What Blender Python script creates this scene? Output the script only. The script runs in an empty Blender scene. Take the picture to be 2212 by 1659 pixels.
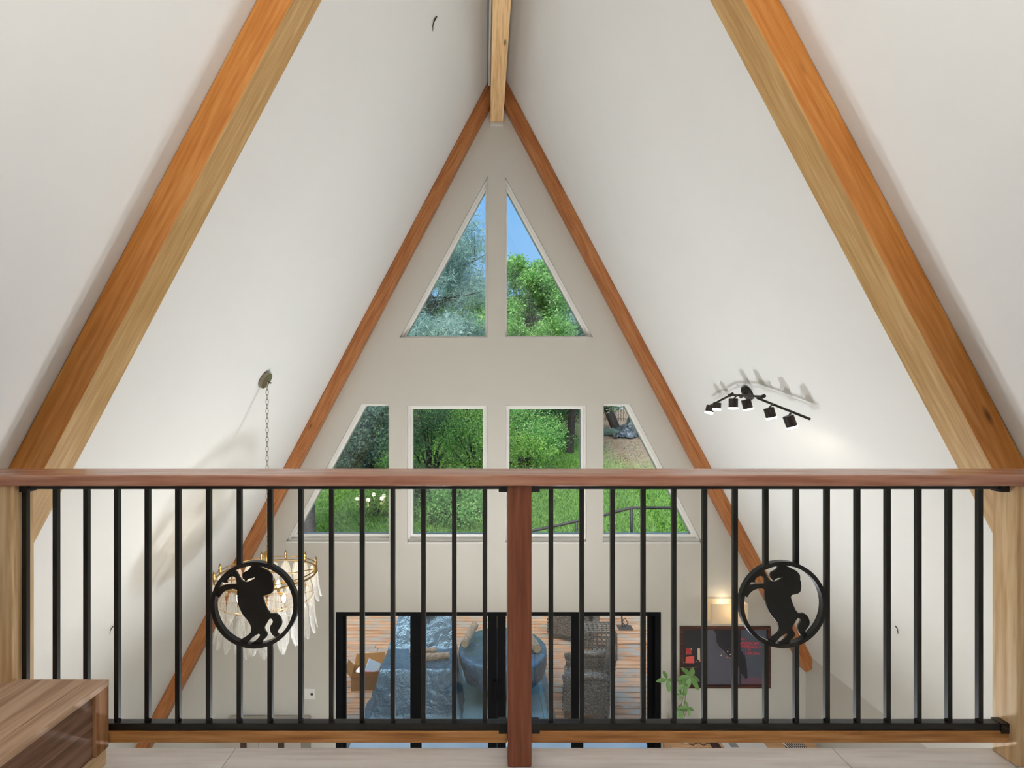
import bpy, bmesh, math, random
import numpy as np
from mathutils import Vector, Matrix, Euler, noise
from mathutils.geometry import tessellate_polygon

# ------------------------------------------------------------------ camera, sky, sun, exposure
SC = bpy.context.scene
COL = SC.collection
F, VX, VY, EZ = 1100.0, 1047.0, 870.0, 4.3          # focal length and vanishing point (px of 2212x1659), eye height
cam_d = bpy.data.cameras.new('camera')
cam = bpy.data.objects.new('camera', cam_d); COL.objects.link(cam)
cam.location = (0, 0, EZ); cam.rotation_euler = (math.pi / 2, 0, 0)
cam_d.sensor_width = 36.0; cam_d.lens = F / 2212 * 36.0
cam_d.shift_x = (1106 - VX) / 2212; cam_d.shift_y = (VY - 829.5) / 2212
cam_d.clip_start = 0.05; cam_d.clip_end = 300
SC.camera = cam

w = bpy.data.worlds.new('sky'); SC.world = w; w.use_nodes = True
nt = w.node_tree; nt.nodes.clear()
wo = nt.nodes.new('ShaderNodeOutputWorld'); bg = nt.nodes.new('ShaderNodeBackground')
tc = nt.nodes.new('ShaderNodeTexCoord'); sx = nt.nodes.new('ShaderNodeSeparateXYZ'); cr = nt.nodes.new('ShaderNodeValToRGB')
nt.links.new(tc.outputs['Generated'], sx.inputs[0]); nt.links.new(sx.outputs['Z'], cr.inputs[0])
cr.color_ramp.elements[0].position = 0.0; cr.color_ramp.elements[0].color = (0.40, 0.69, 0.97, 1)
cr.color_ramp.elements[1].position = 0.5; cr.color_ramp.elements[1].color = (0.17, 0.47, 0.93, 1)
nt.links.new(cr.outputs[0], bg.inputs[0]); nt.links.new(bg.outputs[0], wo.inputs[0])
bg.inputs[1].default_value = 1.0

sun_d = bpy.data.lights.new('sun', 'SUN'); sun_d.energy = 7.0; sun_d.angle = math.radians(60); sun_d.color = (1.0, 0.94, 0.84)
sun = bpy.data.objects.new('sun', sun_d); COL.objects.link(sun)
sun.rotation_euler = Vector((0.15, 0.55, -1.0)).to_track_quat('-Z', 'Y').to_euler()

SC.cycles.max_bounces = 5; SC.cycles.diffuse_bounces = 3; SC.cycles.glossy_bounces = 3; SC.cycles.transmission_bounces = 3
SC.cycles.adaptive_threshold = 0.03; SC.cycles.use_light_tree = False; SC.cycles.caustics_reflective = False; SC.cycles.caustics_refractive = False
vs = SC.view_settings
vs.view_transform = 'Standard'; vs.look = 'None'; vs.exposure = 0.0; vs.gamma = 1.0; vs.use_curve_mapping = False

LP_SOFFIT, LP_LOFT, LP_UP, LP_CHAND, LP_TRACK, LP_SCONCE = 76.0, 66.0, 36.0, 1.4, 0.16, 0.8   # watts per lamp

# ------------------------------------------------------------------ helpers
rnd = random.Random(7)
def Wp(px, py, d): return Vector(((px - VX) * d / F, d, EZ - (py - VY) * d / F))
def Gp(px, py, z):
    d = (EZ - z) * F / (py - VY); return Vector(((px - VX) * d / F, d, z))
XR, ZR, K = 0.137, EZ + 3.66, 0.53                    # ridge line and slope of the A-frame
def roof_x(s, z, off=0.0): return XR + s * (K * (ZR - z) - off * math.sqrt(1 + K * K))
def roof_hit(s, px, py, off=0.0):
    a = (px - VX) / F; b = -(py - VY) / F
    d = (XR + s * (K * (ZR - EZ) - off * math.sqrt(1 + K * K))) / (a + s * K * b)
    return Wp(px, py, d)

def tag(o, label=None, cat=None, group=None, kind=None):
    if label: o['label'] = label
    if cat: o['category'] = cat
    if group: o['group'] = group
    if kind: o['kind'] = kind
    return o
def empty(name, loc=(0, 0, 0), rz=0.0):
    o = bpy.data.objects.new(name, None); COL.objects.link(o)
    o.location = loc; o.rotation_euler = (0, 0, rz); o.empty_display_size = 0.1
    return o
def link(name, me, mat=None, parent=None):
    o = bpy.data.objects.new(name, me); COL.objects.link(o)
    if mat is not None and len(me.materials) == 0: me.materials.append(mat)
    if parent is not None: o.parent = parent
    return o
def mesh_of(bm, name, smooth=False):
    me = bpy.data.meshes.new(name); bmesh.ops.recalc_face_normals(bm, faces=bm.faces[:])
    bm.to_mesh(me); bm.free()
    if smooth: me.polygons.foreach_set('use_smooth', [True] * len(me.polygons))
    return me
def obj(name, bm, mat, parent=None, smooth=False): return link(name, mesh_of(bm, name, smooth), mat, parent)
def pobj(name, verts, faces, mat, parent=None, smooth=False):
    me = bpy.data.meshes.new(name); me.from_pydata([tuple(v) for v in verts], [], faces); me.update()
    bm = bmesh.new(); bm.from_mesh(me); bmesh.ops.recalc_face_normals(bm, faces=bm.faces[:]); bm.to_mesh(me); bm.free()
    if smooth: me.polygons.foreach_set('use_smooth', [True] * len(me.polygons))
    return link(name, me, mat, parent)
def box(bm, x0, x1, y0, y1, z0, z1, bev=0.0):
    r = bmesh.ops.create_cube(bm, size=1.0)
    for v in r['verts']:
        v.co = Vector(((x0 + x1) / 2 + v.co.x * (x1 - x0), (y0 + y1) / 2 + v.co.y * (y1 - y0), (z0 + z1) / 2 + v.co.z * (z1 - z0)))
    if bev > 0:
        es = list({e for v in r['verts'] for e in v.link_edges})
        bmesh.ops.bevel(bm, geom=es, offset=bev, segments=2, affect='EDGES', profile=0.5)
    return bm
def bx(x0, x1, y0, y1, z0, z1, bev=0.0): return box(bmesh.new(), x0, x1, y0, y1, z0, z1, bev)
def tube(bm, pts, r, n=8, cap=True):
    pts = [Vector(p) for p in pts]; rs = r if isinstance(r, (list, tuple)) else [r] * len(pts)
    rings = []; prev = None
    for i, p in enumerate(pts):
        t = (pts[min(i + 1, len(pts) - 1)] - pts[max(i - 1, 0)]).normalized()
        if prev is None:
            a = t.orthogonal().normalized()
        else:
            a = (prev - t * prev.dot(t)); a = a.normalized() if a.length > 1e-6 else t.orthogonal().normalized()
        prev = a; b = t.cross(a)
        rings.append([bm.verts.new(p + (a * math.cos(2 * math.pi * k / n) + b * math.sin(2 * math.pi * k / n)) * rs[i]) for k in range(n)])
    for i in range(len(rings) - 1):
        for k in range(n):
            bm.faces.new((rings[i][k], rings[i][(k + 1) % n], rings[i + 1][(k + 1) % n], rings[i + 1][k]))
    if cap:
        bm.faces.new(rings[0][::-1]); bm.faces.new(rings[-1])
    return bm
def tb(pts, r, n=8): return tube(bmesh.new(), pts, r, n)
def lathe(bm, prof, n=24, c=(0, 0, 0), M=None):
    rings = []
    for (r, z) in prof:
        ring = []
        for k in range(n):
            v = Vector((r * math.cos(2 * math.pi * k / n), r * math.sin(2 * math.pi * k / n), z))
            if M is not None: v = M @ v
            ring.append(bm.verts.new(v + Vector(c)))
        rings.append(ring)
    for i in range(len(rings) - 1):
        for k in range(n):
            bm.faces.new((rings[i][k], rings[i][(k + 1) % n], rings[i + 1][(k + 1) % n], rings[i + 1][k]))
    bm.faces.new(rings[0][::-1]); bm.faces.new(rings[-1])
    return bm
def prism(polys, y0, y1, mat, name, parent=None):
    """polys: outer loop + holes, as (x, z); extruded along y"""
    flat = [p for l in polys for p in l]
    tris = tessellate_polygon([[Vector((p[0], p[1], 0)) for p in l] for l in polys])
    n = len(flat)
    vs_ = [(p[0], y0, p[1]) for p in flat] + [(p[0], y1, p[1]) for p in flat]
    fs = [tuple(t) for t in tris] + [tuple(i + n for i in t[::-1]) for t in tris]
    k = 0
    for l in polys:
        m = len(l)
        for i in range(m):
            a, b = k + i, k + (i + 1) % m
            fs.append((a, b, b + n, a + n))
        k += m
    return pobj(name, vs_, fs, mat, parent)
def area2(p): return sum(p[i][0] * p[(i + 1) % len(p)][1] - p[(i + 1) % len(p)][0] * p[i][1] for i in range(len(p))) / 2
def inset(poly, dists):
    """inset a convex polygon, one distance for each edge i -> i+1"""
    s = 1 if area2(poly) > 0 else -1
    L = []
    n = len(poly)
    for i in range(n):
        p = Vector(poly[i]); q = Vector(poly[(i + 1) % n]); t = (q - p).normalized()
        L.append((p + Vector((-t.y, t.x)) * s * dists[i], t))
    out = []
    for i in range(n):
        p, t = L[i - 1]; q, u = L[i]
        den = t.x * u.y - t.y * u.x
        k = ((q.x - p.x) * u.y - (q.y - p.y) * u.x) / den
        r = p + t * k; out.append((r.x, r.y))
    return out

# ------------------------------------------------------------------ materials
def srgb(r, g, b):
    f = lambda c: (c / 255 / 12.92) if c / 255 <= 0.04045 else ((c / 255 + 0.055) / 1.055) ** 2.4
    return (f(r), f(g), f(b), 1.0)
class NT:
    def __init__(self, name):
        self.m = bpy.data.materials.new(name); self.m.use_nodes = True
        self.t = self.m.node_tree; self.t.nodes.clear()
        self.out = self.t.nodes.new('ShaderNodeOutputMaterial')
    def n(self, kind, **kw):
        nd = self.t.nodes.new('ShaderNode' + kind)
        for k, v in kw.items():
            if k in nd.inputs: nd.inputs[k].default_value = v
            else: setattr(nd, k, v)
        return nd
    def l(self, a, b): self.t.links.new(a, b)
    def ramp(self, fac, stops):
        r = self.n('ValToRGB'); e = r.color_ramp.elements
        e[0].position, e[0].color = stops[0]; e[1].position, e[1].color = stops[-1]
        for p, c in stops[1:-1]:
            q = e.new(p); q.color = c
        self.l(fac, r.inputs[0]); return r.outputs[0]
def plain(name, col, rough=0.5, metal=0.0, bump=0.0, bscale=60.0, var=0.0, emit=None, spec=0.5):
    N = NT(name); b = N.n('BsdfPrincipled', Roughness=rough, Metallic=metal)
    b.inputs['Base Color'].default_value = col; b.inputs['Specular IOR Level'].default_value = spec
    if bump or var:
        t = N.n('TexCoord'); no = N.n('TexNoise', Scale=bscale, Detail=4.0); N.l(t.outputs['Object'], no.inputs['Vector'])
        if var:
            c = N.ramp(no.outputs['Fac'], [(0.3, tuple(x * (1 - var) for x in col[:3]) + (1,)), (0.7, tuple(min(1, x * (1 + var)) for x in col[:3]) + (1,))])
            N.l(c, b.inputs['Base Color'])
        if bump:
            bu = N.n('Bump', Strength=bump, Distance=0.01); N.l(no.outputs['Fac'], bu.inputs['Height']); N.l(bu.outputs[0], b.inputs['Normal'])
    if emit:
        b.inputs['Emission Color'].default_value = emit[0]; b.inputs['Emission Strength'].default_value = emit[1]
    N.l(b.outputs[0], N.out.inputs[0]); return N.m
def wood(name, dark, mid, light, axis='X', rough=0.45, scale=1.0, knots=True, contrast=1.0, rnd_obj=True, spec=0.4):
    N = NT(name); t = N.n('TexCoord'); mp = N.n('Mapping')
    s = [9 * scale] * 3; s['XYZ'.index(axis)] = 0.55 * scale; mp.inputs['Scale'].default_value = s
    v = t.outputs['Object']
    if rnd_obj:
        oi = N.n('ObjectInfo'); mu = N.n('Math', operation='MULTIPLY'); mu.inputs[1].default_value = 37.0
        N.l(oi.outputs['Random'], mu.inputs[0]); ad = N.n('VectorMath', operation='ADD'); N.l(v, ad.inputs[0]); N.l(mu.outputs[0], ad.inputs[1]); v = ad.outputs[0]
    N.l(v, mp.inputs['Vector'])
    n1 = N.n('TexNoise', Scale=1.0, Detail=3.0, Distortion=1.2); N.l(mp.outputs[0], n1.inputs['Vector'])
    wv = N.n('Math', operation='SINE'); mm = N.n('Math', operation='MULTIPLY'); mm.inputs[1].default_value = 26.0
    N.l(n1.outputs['Fac'], mm.inputs[0]); N.l(mm.outputs[0], wv.inputs[0])
    n2 = N.n('TexNoise', Scale=7.0, Detail=5.0); N.l(mp.outputs[0], n2.inputs['Vector'])
    a = N.n('Math', operation='MULTIPLY'); a.inputs[1].default_value = 0.10 * contrast; N.l(wv.outputs[0], a.inputs[0])
    bsum = N.n('Math', operation='ADD'); N.l(a.outputs[0], bsum.inputs[0]); N.l(n2.outputs['Fac'], bsum.inputs[1])
    c = N.ramp(bsum.outputs[0], [(0.28, dark), (0.5, mid), (0.74, light)])
    b = N.n('BsdfPrincipled', Roughness=rough); b.inputs['Specular IOR Level'].default_value = spec
    if knots:
        mk = N.n('Mapping'); ks = [4.5] * 3; ks['XYZ'.index(axis)] = 1.3; mk.inputs['Scale'].default_value = ks
        N.l(v, mk.inputs['Vector']); vo = N.n('TexVoronoi', Scale=1.0); N.l(mk.outputs[0], vo.inputs['Vector'])
        kr = N.ramp(vo.outputs['Distance'], [(0.025, (1, 1, 1, 1)), (0.075, (0, 0, 0, 1))])
        mx = N.n('MixRGB'); mx.inputs['Color2'].default_value = tuple(x * 0.35 for x in dark[:3]) + (1,)
        N.l(kr, mx.inputs['Fac']); N.l(c, mx.inputs['Color1']); c = mx.outputs[0]
    N.l(c, b.inputs['Base Color'])
    bu = N.n('Bump', Strength=0.12, Distance=0.004); N.l(n2.outputs['Fac'], bu.inputs['Height']); N.l(bu.outputs[0], b.inputs['Normal'])
    N.l(b.outputs[0], N.out.inputs[0]); return N.m
def leafy(name, cols, trans=0.45, rough=0.6):
    N = NT(name); g = N.n('NewGeometry')
    c = N.ramp(g.outputs['Random Per Island'], [(i / (len(cols) - 1), x) for i, x in enumerate(cols)])
    d = N.n('BsdfPrincipled', Roughness=rough); d.inputs['Specular IOR Level'].default_value = 0.25
    tr = N.n('BsdfTranslucent'); mx = N.n('MixShader'); mx.inputs[0].default_value = trans
    N.l(c, d.inputs['Base Color']); N.l(c, tr.inputs['Color'])
    N.l(d.outputs[0], mx.inputs[1]); N.l(tr.outputs[0], mx.inputs[2]); N.l(mx.outputs[0], N.out.inputs[0]); return N.m
def glass(name, tint=(1, 1, 1, 1), ior=1.45, gain=1.0):
    N = NT(name); tr = N.n('BsdfTransparent'); tr.inputs[0].default_value = tint
    gl = N.n('BsdfGlossy', Roughness=0.0); fr = N.n('Fresnel', IOR=ior); mx = N.n('MixShader')
    N.l(fr.outputs[0], mx.inputs[0]); N.l(tr.outputs[0], mx.inputs[1]); N.l(gl.outputs[0], mx.inputs[2]); N.l(mx.outputs[0], N.out.inputs[0]); return N.m

M = {}
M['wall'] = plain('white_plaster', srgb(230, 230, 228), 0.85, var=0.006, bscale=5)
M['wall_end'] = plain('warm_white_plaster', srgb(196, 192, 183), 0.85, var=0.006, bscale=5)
M['trim'] = plain('white_window_frame', srgb(232, 230, 225), 0.4)
M['black'] = plain('black_powder_coat', srgb(13, 12, 12), 0.36, bump=0.04, bscale=400, spec=0.4)
M['door_black'] = plain('black_door_frame', srgb(10, 10, 13), 0.55, bump=0.02, spec=0.12)
M['fir'] = wood('fir_timber', srgb(170, 104, 40), srgb(190, 122, 54), srgb(202, 142, 76), 'X', knots=True, contrast=0.6)
M['fir_under'] = wood('fir_underside', srgb(164, 126, 74), srgb(182, 144, 92), srgb(196, 164, 114), 'X', knots=True, contrast=0.5)
M['fir_far'] = wood('fir_timber_reddish', srgb(146, 86, 46), srgb(168, 106, 58), srgb(184, 126, 78), 'X', contrast=0.7)
M['fir_pale'] = wood('fir_timber_pale', srgb(206, 164, 114), srgb(226, 186, 136), srgb(238, 204, 158), 'X')
M['rail_wood'] = wood('handrail_wood', srgb(164, 108, 84), srgb(188, 134, 110), srgb(206, 160, 136), 'X', rough=0.26, contrast=0.7, spec=0.6)
M['rail_low'] = wood('lower_rail_wood', srgb(140, 88, 44), srgb(176, 120, 66), srgb(200, 148, 94), 'X', knots=False)
M['post_wood'] = wood('post_wood', srgb(102, 52, 34), srgb(120, 64, 42), srgb(134, 80, 56), 'X', contrast=0.6)
M['post_pale'] = wood('pale_post_wood', srgb(200, 160, 112), srgb(222, 188, 142), srgb(236, 208, 166), 'X')
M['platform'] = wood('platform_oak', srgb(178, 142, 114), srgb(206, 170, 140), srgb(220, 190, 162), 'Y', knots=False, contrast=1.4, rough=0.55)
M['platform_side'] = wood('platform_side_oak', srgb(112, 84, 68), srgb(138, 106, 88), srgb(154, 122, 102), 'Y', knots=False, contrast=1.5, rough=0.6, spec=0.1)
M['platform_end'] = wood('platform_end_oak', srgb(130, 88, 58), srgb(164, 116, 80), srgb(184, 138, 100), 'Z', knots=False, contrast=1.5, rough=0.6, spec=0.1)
M['base_pale'] = wood('pale_base_strip', srgb(186, 152, 110), srgb(208, 176, 134), srgb(222, 194, 156), 'Y', knots=False)
M['loft_floor'] = wood('loft_plank', srgb(222, 217, 214), srgb(234, 230, 228), srgb(240, 237, 235), 'X', knots=False, rough=0.35)
M['floor'] = wood('lower_floor_wood', srgb(170, 150, 128), srgb(196, 178, 156), srgb(210, 194, 174), 'X', knots=False)
M['glass'] = glass('window_glass')
M['white_plastic'] = plain('white_plastic', srgb(226, 224, 220), 0.4)
M['brass'] = plain('antique_brass', srgb(168, 136, 84), 0.3, 1.0)
M['pewter'] = plain('brushed_nickel', srgb(150, 140, 124), 0.35, 1.0)
M['bulb'] = plain('warm_bulb', (1, 0.85, 0.6, 1), 0.4, emit=((1.0, 0.80, 0.50, 1), 9.0))
M['led'] = plain('led_diffuser', (1, 1, 1, 1), 0.4, emit=((1.0, 0.95, 0.88, 1), 5.0))
M['black_metal'] = plain('dark_bronze_metal', srgb(52, 46, 44), 0.4, 0.6)
M['walnut'] = wood('walnut_frame', srgb(52, 26, 20), srgb(72, 38, 30), srgb(90, 52, 42), 'X', knots=False)
M['ink'] = plain('poster_ink', srgb(34, 33, 42), 0.35)
def crystal():
    N = NT('crystal_leaf'); tr = N.n('BsdfTransparent'); b = N.n('BsdfPrincipled', Roughness=0.1)
    b.inputs['Base Color'].default_value = (0.92, 0.9, 0.86, 1)
    t = N.n('TexCoord'); wv = N.n('TexWave', Scale=42.0, Distortion=2.0); N.l(t.outputs['Object'], wv.inputs['Vector'])
    bu = N.n('Bump', Strength=0.8, Distance=0.004); N.l(wv.outputs['Fac'], bu.inputs['Height']); N.l(bu.outputs[0], b.inputs['Normal'])
    c = N.ramp(wv.outputs['Fac'], [(0.2, (0.25, 0.25, 0.25, 1)), (0.8, (0.75, 0.75, 0.75, 1))])
    mx = N.n('MixShader'); N.l(c, mx.inputs[0]); N.l(tr.outputs[0], mx.inputs[1]); N.l(b.outputs[0], mx.inputs[2]); N.l(mx.outputs[0], N.out.inputs[0]); return N.m
M['crystal'] = crystal()

# ------------------------------------------------------------------ room shell
YW, YW2 = 5.62, 5.80           # inner and outer face of the end wall
YR = -2.6                      # rear wall behind the camera
ZK = EZ - 2.765                # top of the knee wall
XK = roof_x(1, ZK)
T = 0.16
def roof_slab(name, s, zlow):
    y0, y1 = YR, YW2 + 0.25
    q = [(XR, ZR), (roof_x(s, zlow), zlow), (roof_x(s, zlow, -T), zlow), (XR, ZR + T / math.sin(math.atan(K)) * 1.0)]
    o = prism([q], y0, y1, M['wall'], name); tag(o, kind='structure'); return o
roof_slab('wall_left', -1, 0.0)
roof_slab('wall_right', 1, ZK)
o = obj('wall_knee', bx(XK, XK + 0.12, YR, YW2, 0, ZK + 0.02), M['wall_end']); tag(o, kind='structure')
XL = roof_x(-1, 0.0)
def w2(px, py, d=YW): v = Wp(px, py, d); return (v.x, v.z)
WIN = {  # openings on the inner wall face, px
    1: ([(863, 729), (1053, 729), (1053, 381)], (0.022, 0.022, 0.045)),
    2: ([(1091, 728), (1281, 728), (1091, 381)], (0.022, 0.045, 0.022)),
    3: ([(616, 1173), (841, 1173), (841, 873), (779, 873)], (0.085, 0.02, 0.022, 0.05)),
    4: ([(880, 1174), (1053, 1174), (1053, 876), (880, 876)], (0.085, 0.05, 0.04, 0.05)),
    5: ([(1092, 1174), (1267, 1174), (1267, 876), (1092, 876)], (0.085, 0.05, 0.04, 0.045)),
    6: ([(1303, 1174), (1518, 1174), (1362, 873), (1303, 873)], (0.085, 0.05, 0.022, 0.02)),
}
DX0, DX1 = w2(725, 0)[0], w2(1428, 0)[0]; DZ1 = w2(0, 1322)[1]
outer = [(XL - 0.05, 0), (XK + 0.05, 0), (XK + 0.05, ZK), (XR, ZR + 0.02)]
holes = [[w2(*p) for p in WIN[k][0]] for k in WIN] + [[(DX0, 0.004), (DX1, 0.004), (DX1, DZ1), (DX0, DZ1)]]
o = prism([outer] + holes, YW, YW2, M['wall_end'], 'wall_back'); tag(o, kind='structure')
o = prism([[(XL - 0.05, 0), (XK + 0.05, 0), (XK + 0.05, ZK), (XR, ZR + 0.02)]], YR - 0.12, YR, M['wall'], 'wall_rear'); tag(o, kind='structure')
o = obj('floor', bx(XL - 0.1, XK + 0.1, YR, YW2, -0.12, 0.0), M['floor']); tag(o, kind='structure')

# loft floor: planks laid across, ends of boards staggered
ZL = EZ - 1.255; YE = 1.853
fl = obj('floor_loft', bx(-2.42, 2.62, YR + 0.01, YE - 0.012, ZL - 0.28, ZL - 0.02), M['wall']); tag(fl, kind='structure')
pw = 0.19; row = 0; y = YE
while y > YR + 0.2:
    cuts = [-2.4, -0.905, 1.262, 2.6] if row == 0 else sorted([-2.4, 2.6] + [rnd.uniform(-2.1, 2.3) for _ in range(2)])
    for a, b in zip(cuts[:-1], cuts[1:]):
        if b - a < 0.1: continue
        obj('plank', bx(a + 0.001, b - 0.001, y - pw + 0.001, y - 0.001, ZL - 0.02, ZL, 0.0015), M['loft_floor'], fl)
    y -= pw; row += 1

# windows: reveal is the wall's own hole; frame, sash and pane in it
for k, (pp, ds) in WIN.items():
    op = [w2(*p) for p in pp]
    root = empty('window_%d' % k, (0, 0, 0)); tag(root, kind='structure')
    i1 = inset(op, [d * 0.5 for d in ds]); i2 = inset(op, ds)
    op_in = inset(op, [0.001] * len(op))
    prism([op_in, i1], 5.655, 5.775, M['trim'], 'frame', root)
    prism([i1, i2], 5.685, 5.765, M['trim'], 'sash', root)
    prism([inset(i2, [-0.006] * len(op))], 5.72, 5.728, M['glass'], 'pane', root)
    if k >= 3:
        x0, x1 = op[0][0], op[1][0]; zb = op[0][1]
        obj('sill', bx(x0 + 0.002, x1 - 0.002 if k != 6 else x1 - 0.03, YW - 0.008, 5.66, zb + 0.001, zb + 0.016, 0.003), M['trim'], root)

# sliding door
dr = empty('door_1', ((DX0 + DX1) / 2, YW, 0)); tag(dr, kind='structure')
dr_inv = Matrix.Translation(-dr.location)
def dchild(o): o.parent = dr; o.matrix_parent_inverse = dr_inv; return o
xd = lambda px: w2(px, 0)[0]
zd = lambda py: w2(0, py)[1]
dchild(prism([[(DX0, 0.004), (DX1, 0.004), (DX1, DZ1), (DX0, DZ1)], [(xd(737), 0.05), (xd(1416), 0.05), (xd(1416), zd(1331)), (xd(737), zd(1331))]], YW + 0.005, YW2 - 0.01, M['door_black'], 'frame'))
for (a, b, ga, gb, gt, y0) in ((737, 903, 741, 885, 1338, 5.72), (885, 1074, 909, 1054, 1332, 5.66), (1074, 1262, 1093, 1236, 1332, 5.66), (1240, 1416, 1264, 1407, 1338, 5.72)):
    p = dchild(prism([[(xd(a) + .001, 0.055), (xd(b) - .001, 0.055), (xd(b) - .001, zd(1331) - 0.001), (xd(a) + .001, zd(1331) - 0.001)],
                      [(xd(ga), 0.14), (xd(gb), 0.14), (xd(gb), zd(gt)), (xd(ga), zd(gt))]], y0, y0 + 0.045, M['door_black'], 'door_panel'))
    g = prism([[(xd(ga) - .01, 0.13), (xd(gb) + .01, 0.13), (xd(gb) + .01, zd(gt) + .01), (xd(ga) - .01, zd(gt) + .01)]], y0 + 0.018, y0 + 0.026, M['glass'], 'pane'); g.parent = p
    if a in (885, 1074):
        hx = xd(1069 if a == 885 else 1079)
        h = obj('handle', bx(hx - 0.012, hx + 0.012, y0 - 0.03, y0 - 0.001, 1.0, 1.22, 0.004), M['door_black']); h.parent = p

# ------------------------------------------------------------------ timbers
def beam(name, p0, p1, w_, h_, up, mat, parent=None, bev=0.006):
    """box from p0 to p1 (centre line), local X along it, width w_ along local Y, height h_ along local Z (up-ish)"""
    p0, p1 = Vector(p0), Vector(p1); L = (p1 - p0).length
    o = obj(name, bx(0, L, -w_ / 2, w_ / 2, -h_ / 2, h_ / 2, bev), mat, parent)
    X = (p1 - p0).normalized(); Y = Vector(up).cross(X).normalized(); Z = X.cross(Y)
    o.matrix_world = Matrix.Translation(p0) @ Matrix((X, Y, Z)).transposed().to_4x4()
    return o
RH = 0.132
def rafter(s, y0, wy, zlo, zhi, mat, label):
    zc = lambda z: Vector((roof_x(s, z, RH / 2 + 0.001), y0 + wy / 2, z))
    n = Vector((s * -1.0, 0, -K)).normalized()
    o = beam('rafter', zc(zlo), zc(zhi), wy, RH, n, mat)
    bm = bmesh.new(); bm.from_mesh(o.data); m_ = o.matrix_world.copy(); bm.transform(m_)
    res = bmesh.ops.bisect_plane(bm, geom=bm.verts[:] + bm.edges[:] + bm.faces[:], plane_co=(0.132 + s * 0.0725, 0, 0), plane_no=(-s, 0, 0), clear_outer=True)
    bmesh.ops.holes_fill(bm, edges=[e for e in res['geom_cut'] if isinstance(e, bmesh.types.BMEdge)])
    bm.transform(m_.inverted()); bmesh.ops.recalc_face_normals(bm, faces=bm.faces[:]); bm.to_mesh(o.data); bm.free()
    return tag(o, label, 'beam', 'exposed timber rafters')
near = rafter(-1, 2.075, 0.165, 1.9, ZR + 0.03, M['fir'], 'wide orange timber rafter nearest the viewer, sloping down to the left')
near2 = rafter(1, 2.075, 0.165, 1.9, ZR + 0.03, M['fir'], 'wide orange timber rafter nearest the viewer, sloping down to the right')
for o in (near, near2):                      # the underside face takes a paler fir colour
    o.data.materials.append(M['fir_under'])
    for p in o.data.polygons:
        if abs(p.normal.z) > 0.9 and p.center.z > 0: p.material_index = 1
rafter(-1, 5.50, 0.119, 0.12, ZR - 0.02, M['fir_far'], 'brown timber rafter along the left edge of the end wall')
r = rafter(1, 5.50, 0.119, ZK - 0.12, ZR - 0.02, M['fir_far'], 'brown timber rafter along the right edge of the end wall with a pointed foot')
# pointed foot: plumb cut against the knee wall, then a raked cut
bm = bmesh.new(); bm.from_mesh(r.data); mw = r.matrix_world.copy()
bm.transform(mw)
for co, no in (((XK - 0.004, 0, 0), (1, 0, 0)), ((XK, 0, EZ - (1474 - VY) / 200.0), (0.55, 0, -0.75))):
    g = bm.verts[:] + bm.edges[:] + bm.faces[:]
    res = bmesh.ops.bisect_plane(bm, geom=g, plane_co=co, plane_no=no, clear_outer=True)
    ed = [e for e in res['geom_cut'] if isinstance(e, bmesh.types.BMEdge)]
    if ed: bmesh.ops.holes_fill(bm, edges=ed)
bm.transform(mw.inverted()); bmesh.ops.recalc_face_normals(bm, faces=bm.faces[:]); bm.to_mesh(r.data); bm.free()
rb = beam('ridge_beam', (0.132, YR + 0.02, EZ + 3.086 + 0.2), (0.132, YW - 0.002, EZ + 3.086 + 0.2), 0.142, 0.40, (0, 0, 1), M['fir_pale'])
tag(rb, 'pale timber ridge beam running overhead to the end wall', 'beam')
o = obj('beam_pocket', bx(0.132 - 0.072, 0.132 + 0.070, YW - 0.03, YW + 0.01, EZ + 3.052, EZ + 3.084, 0.003), M['wall_end'])
tag(o, 'small plaster block under the end of the ridge beam', 'block')
for s in (-1,):
    o = obj('trim_1', bx(0.132 - 0.094, 0.132 - 0.074, YR + 0.02, 5.46, EZ + 3.40, EZ + 3.44, 0.002), M['white_plastic']); tag(o, kind='structure')

# ------------------------------------------------------------------ railing
D = 1.787                        # front of balusters
S1 = F / D
rail = empty('guard_railing', (0.12, 1.795, ZL)); tag(rail, 'black metal balustrade with wooden handrail and two horse medallions', 'railing')
rinv = Matrix.Translation(-rail.location)
def rc(o, mw=None):
    if mw is None: mw = o.matrix_world.copy() if o.matrix_world != Matrix.Identity(4) else o.matrix_basis.copy()
    o.parent = rail; o.matrix_parent_inverse = rinv; return o
xr = lambda px: (px - VX) / S1
zr = lambda py: EZ - (py - VY) / S1
def rbeam(*a, **k):
    o = beam(*a, **k); m = o.matrix_world.copy(); o.parent = rail; o.matrix_parent_inverse = rinv; o.matrix_basis = m; return o
h = rbeam('handrail', (-1.9, 1.82, EZ - 0.265), (2.12, 1.82, EZ - 0.265), 0.18, 0.0365, (0, 0, 1), M['rail_wood'], bev=0.004); h['label'] = 'reddish wooden handrail board'
PX = 0.1205
pz1 = EZ - 0.2835
for (x, m, lab) in ((PX, 'post_wood', 'reddish brown wooden centre post'), (-1.667, 'post_pale', 'pale wooden end post'), (1.873, 'post_pale', 'pale wooden end post')):
    p = rbeam('post', (x, 1.795, ZL + 0.001), (x, 1.795, pz1), 0.082, 0.088, (0, 1, 0), M[m], bev=0.004); p['label'] = lab
secs = ((-1.625, PX - 0.042), (PX + 0.042, 1.831))
ztr1, ztr0 = pz1 - 0.001, zr(1056.5)
zbr1, zbr0 = EZ - (1563 - VY) / (F / 1.781), EZ - (1578 - VY) / (F / 1.781)
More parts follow.
